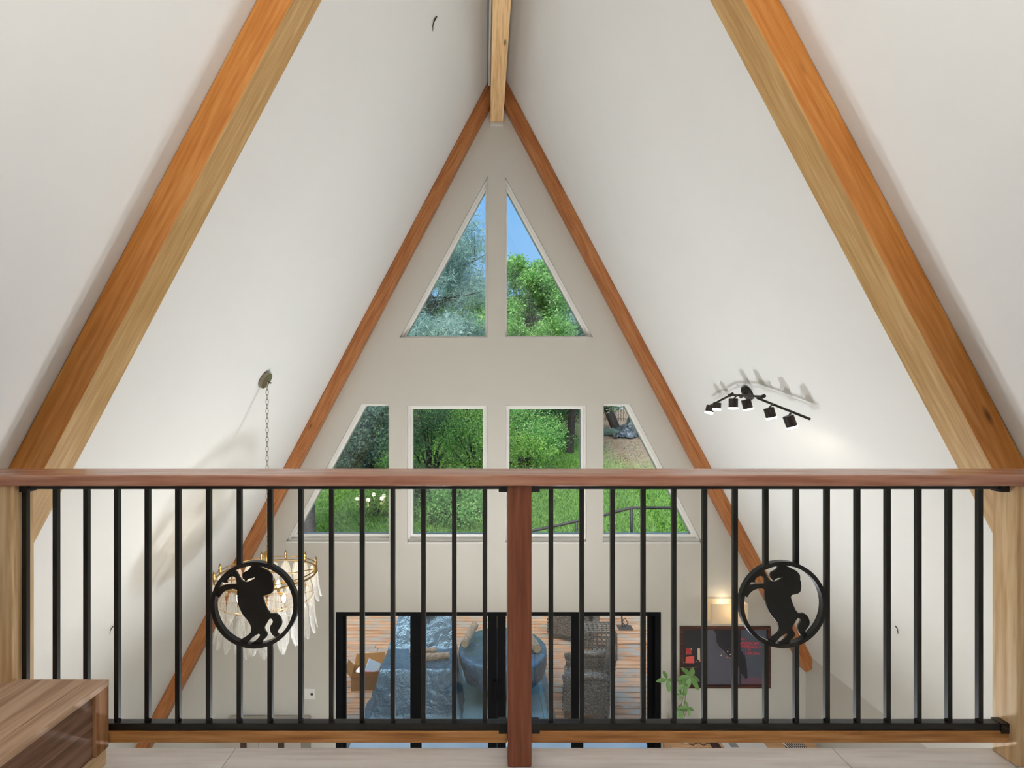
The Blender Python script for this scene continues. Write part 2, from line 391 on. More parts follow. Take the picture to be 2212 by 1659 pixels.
for a, b in secs:
    rc(obj('top_rail', bx(a, b, 1.781, 1.809, ztr0, ztr1, 0.002), M['black']))
    rc(obj('bottom_rail', bx(a, b, 1.781, 1.809, zbr0, zbr1, 0.002), M['black']))
    lo = rbeam('wood_rail', (a, 1.797, (zbr0 - 0.001 + EZ - (1605 - VY) / (F / 1.777)) / 2), (b, 1.797, (zbr0 - 0.001 + EZ - (1605 - VY) / (F / 1.777)) / 2), 0.04, zbr0 - 0.001 - (EZ - (1605 - VY) / (F / 1.777)), (0, 0, 1), M['rail_low'], bev=0.003); lo['label'] = 'orange wooden rail under the metal one'
    for e, sg in ((a, 1), (b, -1)):
        for z0, z1 in ((ztr0 - 0.009, ztr1), (zbr0 - 0.009, zbr1 + 0.003)):
            e2 = e + sg * 0.030
            rc(obj('bracket', bx(min(e, e2) + 0.0005, max(e, e2), 1.776, 1.814, z0, z1, 0.001), M['black']))
bal_px = [52, 118, 184, 250.5, 316.5, 382.5, 449, 515.5, 582, 648.5, 715, 781.5, 848, 914.5, 981, 1047.5,
          1190.5, 1257, 1324, 1390.5, 1457, 1523.5, 1589.5, 1656, 1722, 1788.5, 1854.5, 1920, 1986.5, 2053, 2119.5, 2186]
bw = 0.0158
MED = ((549, 1307), (1691.5, 1306))
Rm = 93.5 / S1
me_full = mesh_of(bx(-bw / 2, bw / 2, 0, bw, zbr1, ztr0, 0.001), 'baluster'); me_full.materials.append(M['black'])
for px in bal_px:
    cut = None
    for mx_, my_ in MED:
        if abs(px - mx_) < 60: cut = (mx_, my_)
    x = xr(px)
    if cut is None:
        o = link('baluster', me_full, None); o.location = (x, D, 0); o.parent = rail; o.matrix_parent_inverse = rinv
    else:
        dz = math.sqrt(max(0, Rm ** 2 - (x - xr(cut[0])) ** 2)) - 0.006
        zc = zr(cut[1])
        for z0, z1 in ((zbr1, zc - dz), (zc + dz, ztr0)):
            rc(obj('baluster', bx(x - bw / 2, x + bw / 2, D, D + bw, z0, z1, 0.001), M['black']))
HORSE = [(1175, 225), (1220, 262), (1300, 298), (1370, 335), (1412, 385), (1418, 420), (1415, 450), (1430, 490), (1433, 555), (1421, 610), (1390, 638), (1340, 650), (1310, 656), (1292, 682), (1300, 722), (1320, 782), (1350, 850), (1385, 900), (1420, 904),
         (1460, 900), (1500, 925), (1530, 965), (1546, 1020), (1540, 1062), (1515, 1100), (1492, 1130), (1482, 1160), (1512, 1190), (1465, 1222), (1420, 1190), (1395, 1150), (1383, 1100), (1395, 1060), (1415, 1035), (1425, 1010), (1415, 980), (1390, 968), (1370, 985), (1345, 1030), (1320, 1070), (1310, 1100), (1320, 1130), (1345, 1165), (1350, 1200), (1330, 1227), (1298, 1255), (1280, 1278), (1278, 1318), (1205, 1322), (1120, 1306),
         (1180, 1275), (1220, 1240), (1250, 1200), (1250, 1182), (1235, 1172), (1200, 1190), (1150, 1225), (1110, 1270), (1075, 1302), (1000, 1278), (980, 1258), (1040, 1225), (1090, 1190), (1125, 1155), (1135, 1120), (1130, 1080), (1110, 1030), (1070, 975), (1030, 930), (1000, 880), (970, 810), (950, 740), (942, 680), (945, 610), (945, 585),
         (900, 571), (850, 573), (800, 590), (760, 615), (730, 650), (705, 690), (662, 662), (640, 620), (690, 570), (720, 545), (760, 520), (830, 508), (900, 506), (935, 502), (935, 470), (928, 430), (910, 408), (880, 400), (845, 415), (820, 440), (805, 470), (815, 492), (752, 484), (765, 430), (815, 368), (870, 325), (915, 322), (950, 358), (970, 400), (1000, 450), (1040, 475), (1080, 480),
         (1110, 465), (1150, 445), (1180, 425), (1190, 408), (1160, 424), (1120, 430), (1090, 440), (1070, 463), (1052, 465), (1040, 442), (1020, 430), (1015, 400), (1018, 365), (1040, 345), (1080, 325), (1110, 300), (1115, 280), (1150, 258)]
ro, ri, dep = Rm, Rm * 0.908, 0.022
for (mx_, my_) in MED:
    cx, cz = xr(mx_), zr(my_)
    bm = bmesh.new(); n = 64; rg = []
    for k in range(n):
        a = 2 * math.pi * k / n
        rg.append([bm.verts.new((cx + r_ * math.cos(a), y_, cz + r_ * math.sin(a))) for r_, y_ in ((ro, D - 0.003), (ro, D - 0.003 + dep), (ri, D - 0.003 + dep), (ri, D - 0.003))])
    for k in range(n):
        for j in range(4):
            bm.faces.new((rg[k][j], rg[k][(j + 1) % 4], rg[(k + 1) % n][(j + 1) % 4], rg[(k + 1) % n][j]))
    ring = rc(obj('medallion', bm, M['black'])); ring['label'] = 'round black ring framing a rearing horse'
    hp = [(cx + (x - 1179) / 581 * Rm, cz - (y - 782) / 581 * Rm) for x, y in HORSE]
    ho = prism([hp], D + 0.003, D + 0.010, M['black'], 'horse_silhouette'); ho.parent = ring
    ho['label'] = 'cut-out black silhouette of a rearing horse'

# ------------------------------------------------------------------ platform step at the left
ps = empty('platform_step', (-1.75, 1.2, ZL)); pinv = Matrix.Translation(-ps.location)
tag(ps, 'wood-clad raised platform step in the lower left corner', 'step')
def pc(o): o.parent = ps; o.matrix_parent_inverse = pinv; return o
px1, py1, pz = -1.308, 1.775, EZ - 0.963; pzb = EZ - 1.197; px0, py0 = -2.1, 0.35
xs = [px0, -1.95, -1.76, -1.57, -1.38]
for a, b in zip(xs[:-1], xs[1:]):
    pc(obj('plank', bx(a + 0.0008, b - 0.0008, py0, py1 - 0.001, pz - 0.02, pz, 0.001), M['platform']))
no_ = pc(obj('nosing', bx(-1.38 + 0.0008, px1, py0, py1 - 0.001, pz - 0.022, pz, 0.0015), M['platform'])); no_['label'] = 'plain edge board'
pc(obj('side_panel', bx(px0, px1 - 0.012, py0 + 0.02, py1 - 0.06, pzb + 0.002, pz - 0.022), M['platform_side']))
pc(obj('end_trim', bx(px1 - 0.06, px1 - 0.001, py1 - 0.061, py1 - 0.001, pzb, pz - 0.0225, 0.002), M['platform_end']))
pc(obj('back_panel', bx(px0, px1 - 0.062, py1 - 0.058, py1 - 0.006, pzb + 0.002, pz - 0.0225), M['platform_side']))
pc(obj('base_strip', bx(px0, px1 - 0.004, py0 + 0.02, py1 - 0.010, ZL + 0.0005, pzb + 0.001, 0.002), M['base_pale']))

# ------------------------------------------------------------------ chandelier
cc = roof_hit(-1, 568, 818, 0.0)
cx, cy = (577 - VX) * 3.93 / F, 3.93
ch = empty('chandelier', (cx, cy, EZ - 1.9)); chinv = Matrix.Translation(-ch.location)
tag(ch, 'tiered brass chandelier with crystal leaf pendants hanging on a chain', 'chandelier')
def cch(o): o.parent = ch; o.matrix_parent_inverse = chinv; return o
nrm = Vector((1, 0, -K)).normalized()      # into the room from the left slope
base = roof_hit(-1, 569, 819, 0.0); base.y = 3.93; base.x = roof_x(-1, base.z)
Mq = nrm.to_track_quat('Z', 'Y').to_matrix()
cch(obj('canopy', lathe(bmesh.new(), [(0.02, 0.0), (0.066, 0.0), (0.07, 0.008), (0.066, 0.03), (0.02, 0.034), (0.012, 0.036)], 28, base, Mq), M['pewter'], smooth=False))
hook = base + nrm * 0.036
ztop = base.z - 0.045
cch(obj('hook', tb([hook, hook + nrm * 0.03, Vector((cx, cy, ztop + 0.03)), Vector((cx, cy, ztop))], 0.006, 8), M['pewter'], smooth=True))
bm = bmesh.new(); lp = []
for k in range(14):
    a = 2 * math.pi * k / 14
    lp.append((0.0095 * math.cos(a), 0, 0.021 * math.sin(a) * (1 if abs(math.sin(a)) > .2 else 1)))
lp2 = lp + [lp[0], lp[1]]
tube(bm, lp2, 0.0025, 6, cap=False)
lm = mesh_of(bm, 'chain_link', True); lm.materials.append(M['pewter'])
z = ztop - 0.02; k = 0
zc_top = EZ - 1.16
while z > zc_top:
    o = link('chain_link', lm, None); o.location = (cx, cy, z); o.rotation_euler = (0, 0, 0.25 if k % 2 else math.pi / 2 - 0.1); cch(o)
    z -= 0.0365; k += 1
def ringb(R, z, r, n=40):
    bm = bmesh.new(); pts = [(cx + R * math.cos(2 * math.pi * k / n), cy + R * math.sin(2 * math.pi * k / n), z) for k in range(n + 2)]
    return tube(bm, pts, r, 6, cap=False)
cch(obj('stem', lathe(bmesh.new(), [(0.012, 0), (0.03, -0.02), (0.014, -0.06), (0.014, -0.26), (0.05, -0.3), (0.03, -0.34), (0.012, -0.36)], 16, (cx, cy, zc_top + 0.02)), M['brass'], smooth=True))
tiers = ((0.365, EZ - 1.325, 24, 0.20), (0.335, EZ - 1.50, 22, 0.27), (0.19, EZ - 1.54, 10, 0.33))
for i, (R, z, nl, ll) in enumerate(tiers):
    t_ = cch(obj('tier_ring', ringb(R, z, 0.007), M['brass'], smooth=True))
    for a in range(4 if i != 2 else 2):
        an = a * math.pi / (2 if i != 2 else 1) + 0.4
        b = obj('arm', tb([(cx, cy, z + 0.02), (cx + R * .5 * math.cos(an), cy + R * .5 * math.sin(an), z - 0.015), (cx + R * math.cos(an), cy + R * math.sin(an), z)], 0.005, 6), M['brass'], smooth=True); b.parent = t_
    if i == 0:
        b = obj('crown_band', ringb(R, z + 0.03, 0.004), M['brass'], smooth=True); b.parent = t_
        for a in range(12):
            an = 2 * math.pi * a / 12
            f = obj('finial', lathe(bmesh.new(), [(0.004, -0.03), (0.013, 0.0), (0.005, 0.012), (0.012, 0.022), (0.002, 0.05)], 8, (cx + R * math.cos(an), cy + R * math.sin(an), z + 0.035)), M['brass'], smooth=True); f.parent = t_
    # crystal leaves
    bm = bmesh.new(); n = 10; vv = []
    wd = 0.046
    for q in range(n + 1):
        t = q / n; ww = max(0.006, wd * math.sqrt(max(0.0, 1 - ((t - 0.58) / (0.60 if t < 0.58 else 0.43)) ** 2)))
        vv.append([bm.verts.new((u * ww, 0.010 * (1 - u * u) + 0.03 * t * t, -ll * t)) for u in (-1, -0.5, 0, 0.5, 1)])
    for q in range(n):
        for j in range(4): bm.faces.new((vv[q][j], vv[q][j + 1], vv[q + 1][j + 1], vv[q + 1][j]))
    bmesh.ops.solidify(bm, geom=bm.faces[:], thickness=0.006)
    lme = mesh_of(bm, 'crystal_pendant', True); lme.materials.append(M['crystal'])
    for a in range(nl):
        an = 2 * math.pi * a / nl
        o = link('crystal_pendant', lme, None); o.location = (cx + R * math.cos(an), cy + R * math.sin(an), z - 0.006); o.rotation_euler = (0, 0, an - math.pi / 2); cch(o)
pl_d = bpy.data.lights.new('bulb_light', 'POINT'); pl_d.energy = LP_CHAND; pl_d.color = (1, 0.86, 0.66); pl_d.shadow_soft_size = 0.03
for a in range(6):
    an = 2 * math.pi * a / 6 + 0.5
    p = (cx + 0.2 * math.cos(an), cy + 0.2 * math.sin(an), EZ - 1.47)
    cch(obj('bulb', lathe(bmesh.new(), [(0.006, -0.03), (0.014, -0.012), (0.016, 0.004), (0.010, 0.024), (0.002, 0.036)], 10, p), M['bulb'], smooth=True))
    cch(obj('socket', lathe(bmesh.new(), [(0.009, -0.07), (0.011, -0.031)], 10, p), M['brass']))
    lo = bpy.data.objects.new('bulb_light', pl_d); COL.objects.link(lo); lo.location = Vector(p) + Vector((0, 0, 0.075)); cch(lo)

# ------------------------------------------------------------------ track light on the right slope
tr = empty('track_light', roof_hit(1, 1614, 845)); tinv = Matrix.Translation(-tr.location)
tag(tr, 'black jointed track light with six spot heads on the right slope', 'light')
def ct(o): o.parent = tr; o.matrix_parent_inverse = tinv; return o
nr = Vector((-1, 0, -K)).normalized()
b0 = roof_hit(1, 1617, 848)
ct(obj('mount', lathe(bmesh.new(), [(0.02, 0), (0.06, 0), (0.062, 0.02), (0.05, 0.028), (0.014, 0.03), (0.012, 0.075)], 24, b0, nr.to_track_quat('Z', 'Y').to_matrix()), M['black_metal']))
TP = lambda px, py: roof_hit(1, px, py, 0.085)
for pts in (((1531, 878), (1581, 852)), ((1578, 853), (1650, 857)), ((1636, 860), (1749, 905))):
    a, b = TP(*pts[0]), TP(*pts[1])
    ct(obj('arm', tb([a, b], 0.0085, 10), M['black_metal'], smooth=False))
for p in ((1579, 853), (1647, 857)):
    a = TP(*p); ct(obj('joint', tb([a - nr * 0.02, a + nr * 0.016], 0.013, 12), M['black_metal']))
heads = (((1541, 873), (1535, 876), (1531, 893)), ((1552, 867), (1549, 870), (1548, 886)), ((1595, 854), (1584, 861), (1584, 884)), ((1622, 856), (1611, 863), (1617, 886)), ((1671, 874), (1660, 881), (1667, 905)), ((1713, 891), (1702, 898), (1712, 925)))
sp = bpy.data.lights.new('spot_light', 'SPOT'); sp.energy = LP_TRACK * 6; sp.spot_size = math.radians(150); sp.spot_blend = 0.6; sp.color = (1, 0.9, 0.76); sp.shadow_soft_size = 0.03
for (pa, pt, pb) in heads:
    a = TP(*pa); d0 = a.y - 0.06
    top = Wp(pt[0], pt[1], d0); bot = Wp(pb[0], pb[1], d0 - 0.005); ax = (bot - top).normalized()
    Q = ax.to_track_quat('Z', 'Y').to_matrix(); L = (bot - top).length
    hd = ct(obj('spot_head', lathe(bmesh.new(), [(0.01, 0.0), (0.031, 0.001), (0.0325, 0.004), (0.0325, L - 0.012)], 20, top, Q), M['black_metal']))
    k = obj('knuckle', tb([a, (a + top) / 2 + Vector((0, 0, 0.004)), top + ax * 0.005], 0.006, 8), M['black_metal']); k.parent = hd
    df = obj('lens', lathe(bmesh.new(), [(0.0335, L - 0.013), (0.0345, L - 0.002), (0.033, L)], 20, top, Q), M['led']); df.parent = hd
    lo = bpy.data.objects.new('spot_light', sp); COL.objects.link(lo); lo.location = bot + ax * 0.012; lo.rotation_euler = ax.to_track_quat('-Z', 'Y').to_euler(); ct(lo)

# ------------------------------------------------------------------ wall sconce, poster, outlet
sx0, sx1 = Wp(1531, 0, 5.5).x, Wp(1610, 0, 5.5).x; szt, szb = Wp(0, 1303, 5.47).z, Wp(0, 1345, 5.47).z
scn = empty('wall_sconce', ((sx0 + sx1) / 2, YW, szb)); sinv = Matrix.Translation(-scn.location)
tag(scn, 'lit box-shaped wall sconce with white shade above the poster', 'lamp')
def cs(o): o.parent = scn; o.matrix_parent_inverse = sinv; return o
N = NT('linen_shade'); b = N.n('BsdfPrincipled', Roughness=0.8); b.inputs['Base Color'].default_value = srgb(240, 230, 212); tl = N.n('BsdfTranslucent'); tl.inputs[0].default_value = srgb(250, 236, 212); mx = N.n('MixShader'); mx.inputs[0].default_value = 0.5
N.l(b.outputs[0], mx.inputs[1]); N.l(tl.outputs[0], mx.inputs[2]); N.l(mx.outputs[0], N.out.inputs[0]); M['shade'] = N.m
bm = bmesh.new()
for (a, b_, c, d) in ((sx0, sx1, 5.44, 5.444), (sx0, sx0 + .004, 5.444, 5.606), (sx1 - .004, sx1, 5.444, 5.606), (sx0 + .004, sx1 - .004, 5.602, 5.606)):
    box(bm, a, b_, c, d, szb, szt)
cs(obj('shade', bm, M['shade']))
xm = (sx0 + sx1) / 2
cs(obj('back_plate', lathe(bmesh.new(), [(0.02, 0), (0.115, 0), (0.12, 0.004), (0.115, 0.012), (0.02, 0.012)], 36, (xm, YW - 0.0005, szb + 0.06), Vector((0, -1, 0)).to_track_quat('Z', 'Y').to_matrix()), M['brass']))
cs(obj('bulb', lathe(bmesh.new(), [(0.012, -0.05), (0.014, -0.01), (0.026, 0.03), (0.02, 0.055), (0.003, 0.065)], 12, (xm, 5.53, szb + 0.07)), M['bulb'], smooth=True))
cs(obj('lamp_arm', tb([(xm, YW - 0.01, szb + 0.02), (xm, 5.53, szb + 0.015), (xm, 5.53, szb + 0.03)], 0.007, 8), M['brass']))
sl = bpy.data.lights.new('sconce_light', 'POINT'); sl.energy = LP_SCONCE; sl.color = (1, 0.85, 0.62); sl.shadow_soft_size = 0.04
lo = bpy.data.objects.new('sconce_light', sl); COL.objects.link(lo); lo.location = (xm, 5.53, szb + 0.18); cs(lo)

fx0, fx1, fz0, fz1 = xd(1468), xd(1662), zd(1484), zd(1352)
fr_ = empty('framed_poster', ((fx0 + fx1) / 2, YW, fz0)); finv = Matrix.Translation(-fr_.location)
tag(fr_, 'dark night-street poster with red lettering in a walnut frame', 'poster')
def cf(o): o.parent = fr_; o.matrix_parent_inverse = finv; return o
fw = 0.032
cf(prism([[(fx0, fz0), (fx1, fz0), (fx1, fz1), (fx0, fz1)], [(fx0 + fw, fz0 + fw), (fx1 - fw, fz0 + fw), (fx1 - fw, fz1 - fw), (fx0 + fw, fz1 - fw)]], YW - 0.03, YW - 0.001, M['walnut'], 'frame'))
cf(obj('print', bx(fx0 + fw - .004, fx1 - fw + .004, YW - 0.012, YW - 0.002, fz0 + fw - .004, fz1 - fw + .004), M['ink']))
pw_, ph_ = fx1 - fx0, fz1 - fz0
def fp(u, v): return (fx0 + u * pw_, fz1 - v * ph_)       # u, v over the framed rectangle
def flat(name, uv, col, y, rough=0.4, emit=0):
    m = plain('print_' + name, col, rough); return cf(prism([[fp(*p) for p in uv]], y, y + 0.0006, m, name))
Y0 = YW - 0.0128
flat('road_shape', [(0.30, 0.06), (0.37, 0.06), (0.40, 0.12), (0.405, 0.25), (0.43, 0.32), (0.50, 0.42), (0.66, 0.68), (0.66, 0.95), (0.30, 0.95)], srgb(84, 84, 96), Y0)
flat('wall_shape', [(0.68, 0.05), (0.96, 0.05), (0.96, 0.95), (0.68, 0.95)], srgb(76, 82, 96), Y0)
flat('pavement_shape', [(0.68, 0.86), (0.78, 0.82), (0.96, 0.86), (0.96, 0.95), (0.68, 0.95)], srgb(104, 78, 92), Y0 - 0.0007)
flat('shadow_shape', [(0.66, 0.40), (0.715, 0.42), (0.745, 0.70), (0.75, 0.84), (0.73, 0.87), (0.70, 0.80), (0.66, 0.74)], srgb(30, 28, 38), Y0 - 0.0014)
flat('red_lights', [(0.065, 0.50), (0.155, 0.48), (0.16, 0.60), (0.06, 0.60)], srgb(220, 92, 84), Y0)
flat('red_lights', [(0.07, 0.36), (0.12, 0.36), (0.13, 0.46), (0.065, 0.46)], srgb(176, 50, 48), Y0)
flat('lamp_glow', [(0.195, 0.36), (0.222, 0.36), (0.225, 0.56), (0.195, 0.54)], srgb(206, 190, 160), Y0)
flat('kerb_line', [(0.06, 0.665), (0.19, 0.665), (0.19, 0.672), (0.06, 0.672)], srgb(190, 130, 90), Y0)
r2 = random.Random(3)
for i in range(16):
    u = r2.choice([r2.uniform(0.04, 0.24), r2.uniform(0.40, 0.62)]); v = r2.uniform(0.36, 0.6) if u < .3 else r2.uniform(0.3, 0.52)
    s_ = r2.uniform(0.004, 0.011)
    flat('light_dot', [(u + s_ * .7 * math.cos(k * math.pi / 4), v + s_ * math.sin(k * math.pi / 4)) for k in range(8)], r2.choice([srgb(250, 244, 226), srgb(224, 200, 150), srgb(240, 120, 90)]), Y0 - 0.001)
M['red_text'] = plain('red_print', srgb(232, 70, 84), 0.4)
for txt, u, v, sz in (('An', 0.672, 0.225, 0.042), ('AMERICAN', 0.665, 0.29, 0.045), ('WEREWOLF', 0.665, 0.35, 0.045), ('IN', 0.75, 0.398, 0.034), ('LONDON', 0.70, 0.455, 0.045)):
    cu = bpy.data.curves.new('lettering', 'FONT'); cu.body = txt; cu.size = sz * 0.92; cu.extrude = 0.0004; cu.shear = 0.15; cu.offset = 0.0
    cu.materials.append(M['red_text'])
    t_ = bpy.data.objects.new('lettering', cu); COL.objects.link(t_); x_, z_ = fp(u, v); t_.location = (x_, Y0 - 0.0022, z_); t_.rotation_euler = (math.pi / 2, 0.03, 0)
    lm_ = bpy.data.meshes.new_from_object(t_.evaluated_get(bpy.context.evaluated_depsgraph_get())); mb_ = t_.matrix_basis.copy()
    bpy.data.objects.remove(t_); t_ = link('lettering', lm_, M['red_text']); t_.matrix_basis = mb_; cf(t_)

ox0, ox1, oz0, oz1 = xd(658), xd(681), zd(1510), zd(1487)
pl = empty('wall_plate', ((ox0 + ox1) / 2, YW, oz0)); tag(pl, 'square white wall plate with a black port beside the sliding door', 'wall plate')
pinv2 = Matrix.Translation(-pl.location)
for nm, bb, m in (('plate', bx(ox0, ox1, YW - 0.008, YW - 0.0005, oz0, oz1, 0.002), 'white_plastic'), ('port', bx(xd(671.5), xd(676.5), YW - 0.011, YW - 0.0075, zd(1501), zd(1496), 0.001), 'black')):
    o = obj(nm, bb, M[m]); o.parent = pl; o.matrix_parent_inverse = pinv2

# wire stubs poking from the slopes
for s, pts, lab in ((-1, [(943, 36), (938, 45), (935, 56), (935, 68)], 'thin dark wire stub hanging from the slope left of the ridge beam'),
                    (-1, [(246, 1352), (241, 1357), (238, 1363), (237, 1370)], 'thin dark wire stub on the lower left slope behind the balusters'),
                    (1, [(1934, 1352), (1938, 1358), (1940, 1366), (1939, 1370)], 'thin dark wire stub on the lower right slope behind the balusters')):
    P0 = roof_hit(s, *pts[0]); offs = [0.0, 0.012, 0.018, 0.02]
    pp = [roof_hit(s, p[0], p[1], of) for p, of in zip(pts, offs)]
    o = obj('wire_stub', tb(pp, [0.0035, 0.003, 0.0025, 0.0015] if pts[0][1] > 500 else [0.006, 0.005, 0.004, 0.002], 8), M['black_metal'], smooth=True); tag(o, lab, 'wire')

# ------------------------------------------------------------------ furniture on the lower floor seen under the rail
M['greige'] = plain('greige_lacquer', srgb(168, 160, 150), 0.5)
M['oak'] = wood('table_oak', srgb(186, 138, 96), srgb(212, 166, 122), srgb(226, 186, 146), 'X', knots=False)
M['paper'] = plain('white_paper', srgb(226, 226, 226), 0.6)
M['grey_print'] = plain('grey_print', srgb(150, 150, 156), 0.6)
M['dark_brown'] = plain('dark_brown_leather', srgb(60, 38, 32), 0.5)
fz = 5.3; c0, c1 = Wp(467, 0, fz).x, Wp(650, 0, fz).x
cb = empty('low_cabinet', ((c0 + c1) / 2, 5.45, 0)); civ = Matrix.Translation(-cb.location)
tag(cb, 'grey cabinet with two dark handles against the end wall left of the door', 'cabinet')
def c_(o): o.parent = cb; o.matrix_parent_inverse = civ; return o
c_(obj('body', bx(c0, c1, fz + 0.02, 5.6, 0.06, 0.86, 0.004), M['greige']))
mid = (c0 + c1) / 2
for a, b, hx in ((c0, mid - .002, 527), (mid + .002, c1, 608)):
    d_ = c_(obj('door', bx(a + .003, b, fz, fz + 0.019, 0.08, 0.84, 0.003), M['greige']))
    X_ = Wp(hx, 0, fz).x; hh = obj('handle', bx(X_ - 0.03, X_ + 0.03, fz - 0.02, fz - 0.001, 0.62, 0.80, 0.004), M['dark_brown']); hh.parent = d_
for X_ in (c0 + .04, c1 - .04):
    for Y_ in (fz + .05, 5.56): c_(obj('leg', bx(X_ - .02, X_ + .02, Y_ - .02, Y_ + .02, 0, 0.06), M['dark_brown']))
TZ = 0.78
td = (EZ - TZ) * F / (1610 - VY)
t0, t1 = Wp(1448, 0, td).x, Wp(1762, 0, td).x
tb_ = empty('wooden_table', ((t0 + t1) / 2, 5.3, 0)); tiv = Matrix.Translation(-tb_.location)
tag(tb_, 'light oak side table standing under the poster, mostly hidden by the railing', 'table')
def ctb(o): o.parent = tb_; o.matrix_parent_inverse = tiv; return o
ctb(obj('table_top', bx(t0, t1, 5.08, 5.56, TZ - 0.03, TZ, 0.004), M['oak']))
for X_ in (t0 + .05, t1 - .05):
    for Y_ in (5.13, 5.51): ctb(obj('leg', bx(X_ - .022, X_ + .022, Y_ - .022, Y_ + .022, 0, TZ - 0.0305), M['oak']))
bk = empty('magazine', (Wp(1600, 0, td).x, td, TZ)); tag(bk, 'white open magazine with a small grey picture lying on the oak table', 'magazine')
a, b = Wp(1560, 0, td).x, Wp(1652, 0, td).x
biv = Matrix.Translation(-bk.location)
for nm, bb, m in (('pages', bx(a, b, 5.12, 5.45, TZ + 0.0005, TZ + 0.012, 0.002), 'paper'), ('picture', bx(a + .07, a + .15, td - 0.05, td + 0.09, TZ + 0.0122, TZ + 0.0128), 'grey_print')):
    o = obj(nm, bb, M[m]); o.parent = bk; o.matrix_parent_inverse = biv
a, b = Wp(1535, 0, td).x, Wp(1553, 0, td).x
o = obj('notebook', bx(a, b, 5.11, 5.40, TZ + 0.0005, TZ + 0.016, 0.003), M['dark_brown']); tag(o, 'narrow dark brown notebook beside the white magazine', 'notebook')
N = NT('striped_cloth'); t = N.n('TexCoord'); wv = N.n('TexWave', Scale=16.0, Distortion=1.0); wv.bands_direction = 'X'; N.l(t.outputs['Object'], wv.inputs['Vector']); c = N.ramp(wv.outputs['Fac'], [(0.55, srgb(30, 24, 24)), (0.62, srgb(214, 204, 196))]); b = N.n('BsdfPrincipled', Roughness=0.8); N.l(c, b.inputs['Base Color']); N.l(b.outputs[0], N.out.inputs[0])
a, b = Wp(1692, 0, td).x, Wp(1734, 0, td).x
o = obj('striped_pouch', bx(a, b, 5.12, 5.40, TZ + 0.0005, TZ + 0.03, 0.01), N.m); tag(o, 'black and white striped pouch at the right end of the oak table', 'pouch')
o = obj('leather_cord', tb([Gp(px, py, TZ + 0.006) for px, py in ((1478 + 10, 1603), (1490, 1608), (1497, 1610), (1503, 1606), (1511, 1603), (1514, 1608), (1521, 1610), (1531, 1604))], 0.004, 6), M['dark_brown'], smooth=True); tag(o, 'thin brown cord lying in loops on the oak table', 'cord')

# ------------------------------------------------------------------ potted money tree by the door
M['leaf_house'] = plain('house_plant_leaf', srgb(108, 146, 82), 0.4, var=0.2, bscale=9)
M['stem_house'] = plain('house_plant_stem', srgb(122, 128, 84), 0.6)
M['pot'] = plain('white_ceramic', srgb(220, 216, 208), 0.35); M['soil'] = plain('potting_soil', srgb(52, 40, 32), 0.9, bump=0.5, bscale=60)
dp = 5.32; sc = dp / F
pb = Wp(1476, 0, dp); pr = empty('potted_plant', (pb.x, dp, TZ)); priv = Matrix.Translation(-pr.location)
tag(pr, 'small potted plant with fanned green leaves between door and poster', 'plant')
def cp(o): o.parent = pr; o.matrix_parent_inverse = priv; return o
cp(obj('pot', lathe(bmesh.new(), [(0.06, 0.0005), (0.08, 0.012), (0.098, 0.18), (0.10, 0.195), (0.09, 0.195), (0.088, 0.17), (0.02, 0.162)], 28, (pb.x, dp, TZ)), M['pot']))
cp(obj('soil', lathe(bmesh.new(), [(0.02, 0.158), (0.087, 0.163), (0.087, 0.168), (0.02, 0.174)], 20, (pb.x, dp, TZ)), M['soil']))
def q(px, py, dd=0.0): return Wp(px, py, dp + dd)
stems = [[(pb.x, dp, TZ + 0.165), q(1475, 1556), q(1476, 1545), q(1481, 1500), q(1491, 1462)],
         [q(1476, 1560), q(1470, 1530), q(1476, 1505), q(1477, 1478, -0.03)],
         [q(1475, 1556), q(1466, 1540, .03), q(1452, 1500, .04), q(1441, 1468, 0.03)],
         [q(1475, 1556), q(1478, 1548, -.04), q(1486, 1530, -.06)]]
for st in stems: cp(obj('stem', tb(st, [0.008] + [0.004] * (len(st) - 1), 7), M['stem_house'], smooth=True))
bm = bmesh.new(); n = 6; vv = []
for k in range(n + 1):
    t = k / n; ww = 0.026 * math.sin(math.pi * t) ** 0.75 + 0.0012
    vv.append([bm.verts.new((t * 0.13, u * ww, (-0.006 * (1 - abs(u)) if 0 < k < n else 0) - 0.045 * t * t)) for u in (-1, 0, 1)])
for k in range(n):
    for j in range(2): bm.faces.new((vv[k][j], vv[k][j + 1], vv[k + 1][j + 1], vv[k + 1][j]))
leaf_me = mesh_of(bm, 'leaf', True); leaf_me.materials.append(M['leaf_house'])
for (p, nl, s_, tx) in ((q(1491, 1462), 6, 1.0, 0.7), (q(1477, 1478, -0.03), 5, 0.7, 0.3), (q(1441, 1468, .03), 4, 0.85, 0.2), (q(1470, 1500, -.02), 4, 0.55, 0.4), (q(1486, 1530, -.06), 4, 0.6, 0.3), (q(1470, 1535, -.03), 5, 0.75, 0.5)):
    for k in range(nl):
        an = 2 * math.pi * k / nl + rnd.uniform(-.25, .25)
        R = Euler((-tx * 1.2 + rnd.uniform(-.2, .2), 0, rnd.uniform(-.3, .3))).to_matrix().to_4x4()
        m = Matrix.Translation(p) @ Matrix.Rotation(0.75, 4, 'X') @ Matrix.Rotation(an, 4, 'Z') @ Matrix.Rotation(rnd.uniform(-.15, .3), 4, 'Y') @ Matrix.Scale(s_ * rnd.uniform(.85, 1.1), 4)
        o = link('leaf', leaf_me, None); o.parent = pr; o.matrix_parent_inverse = priv; o.matrix_basis = m

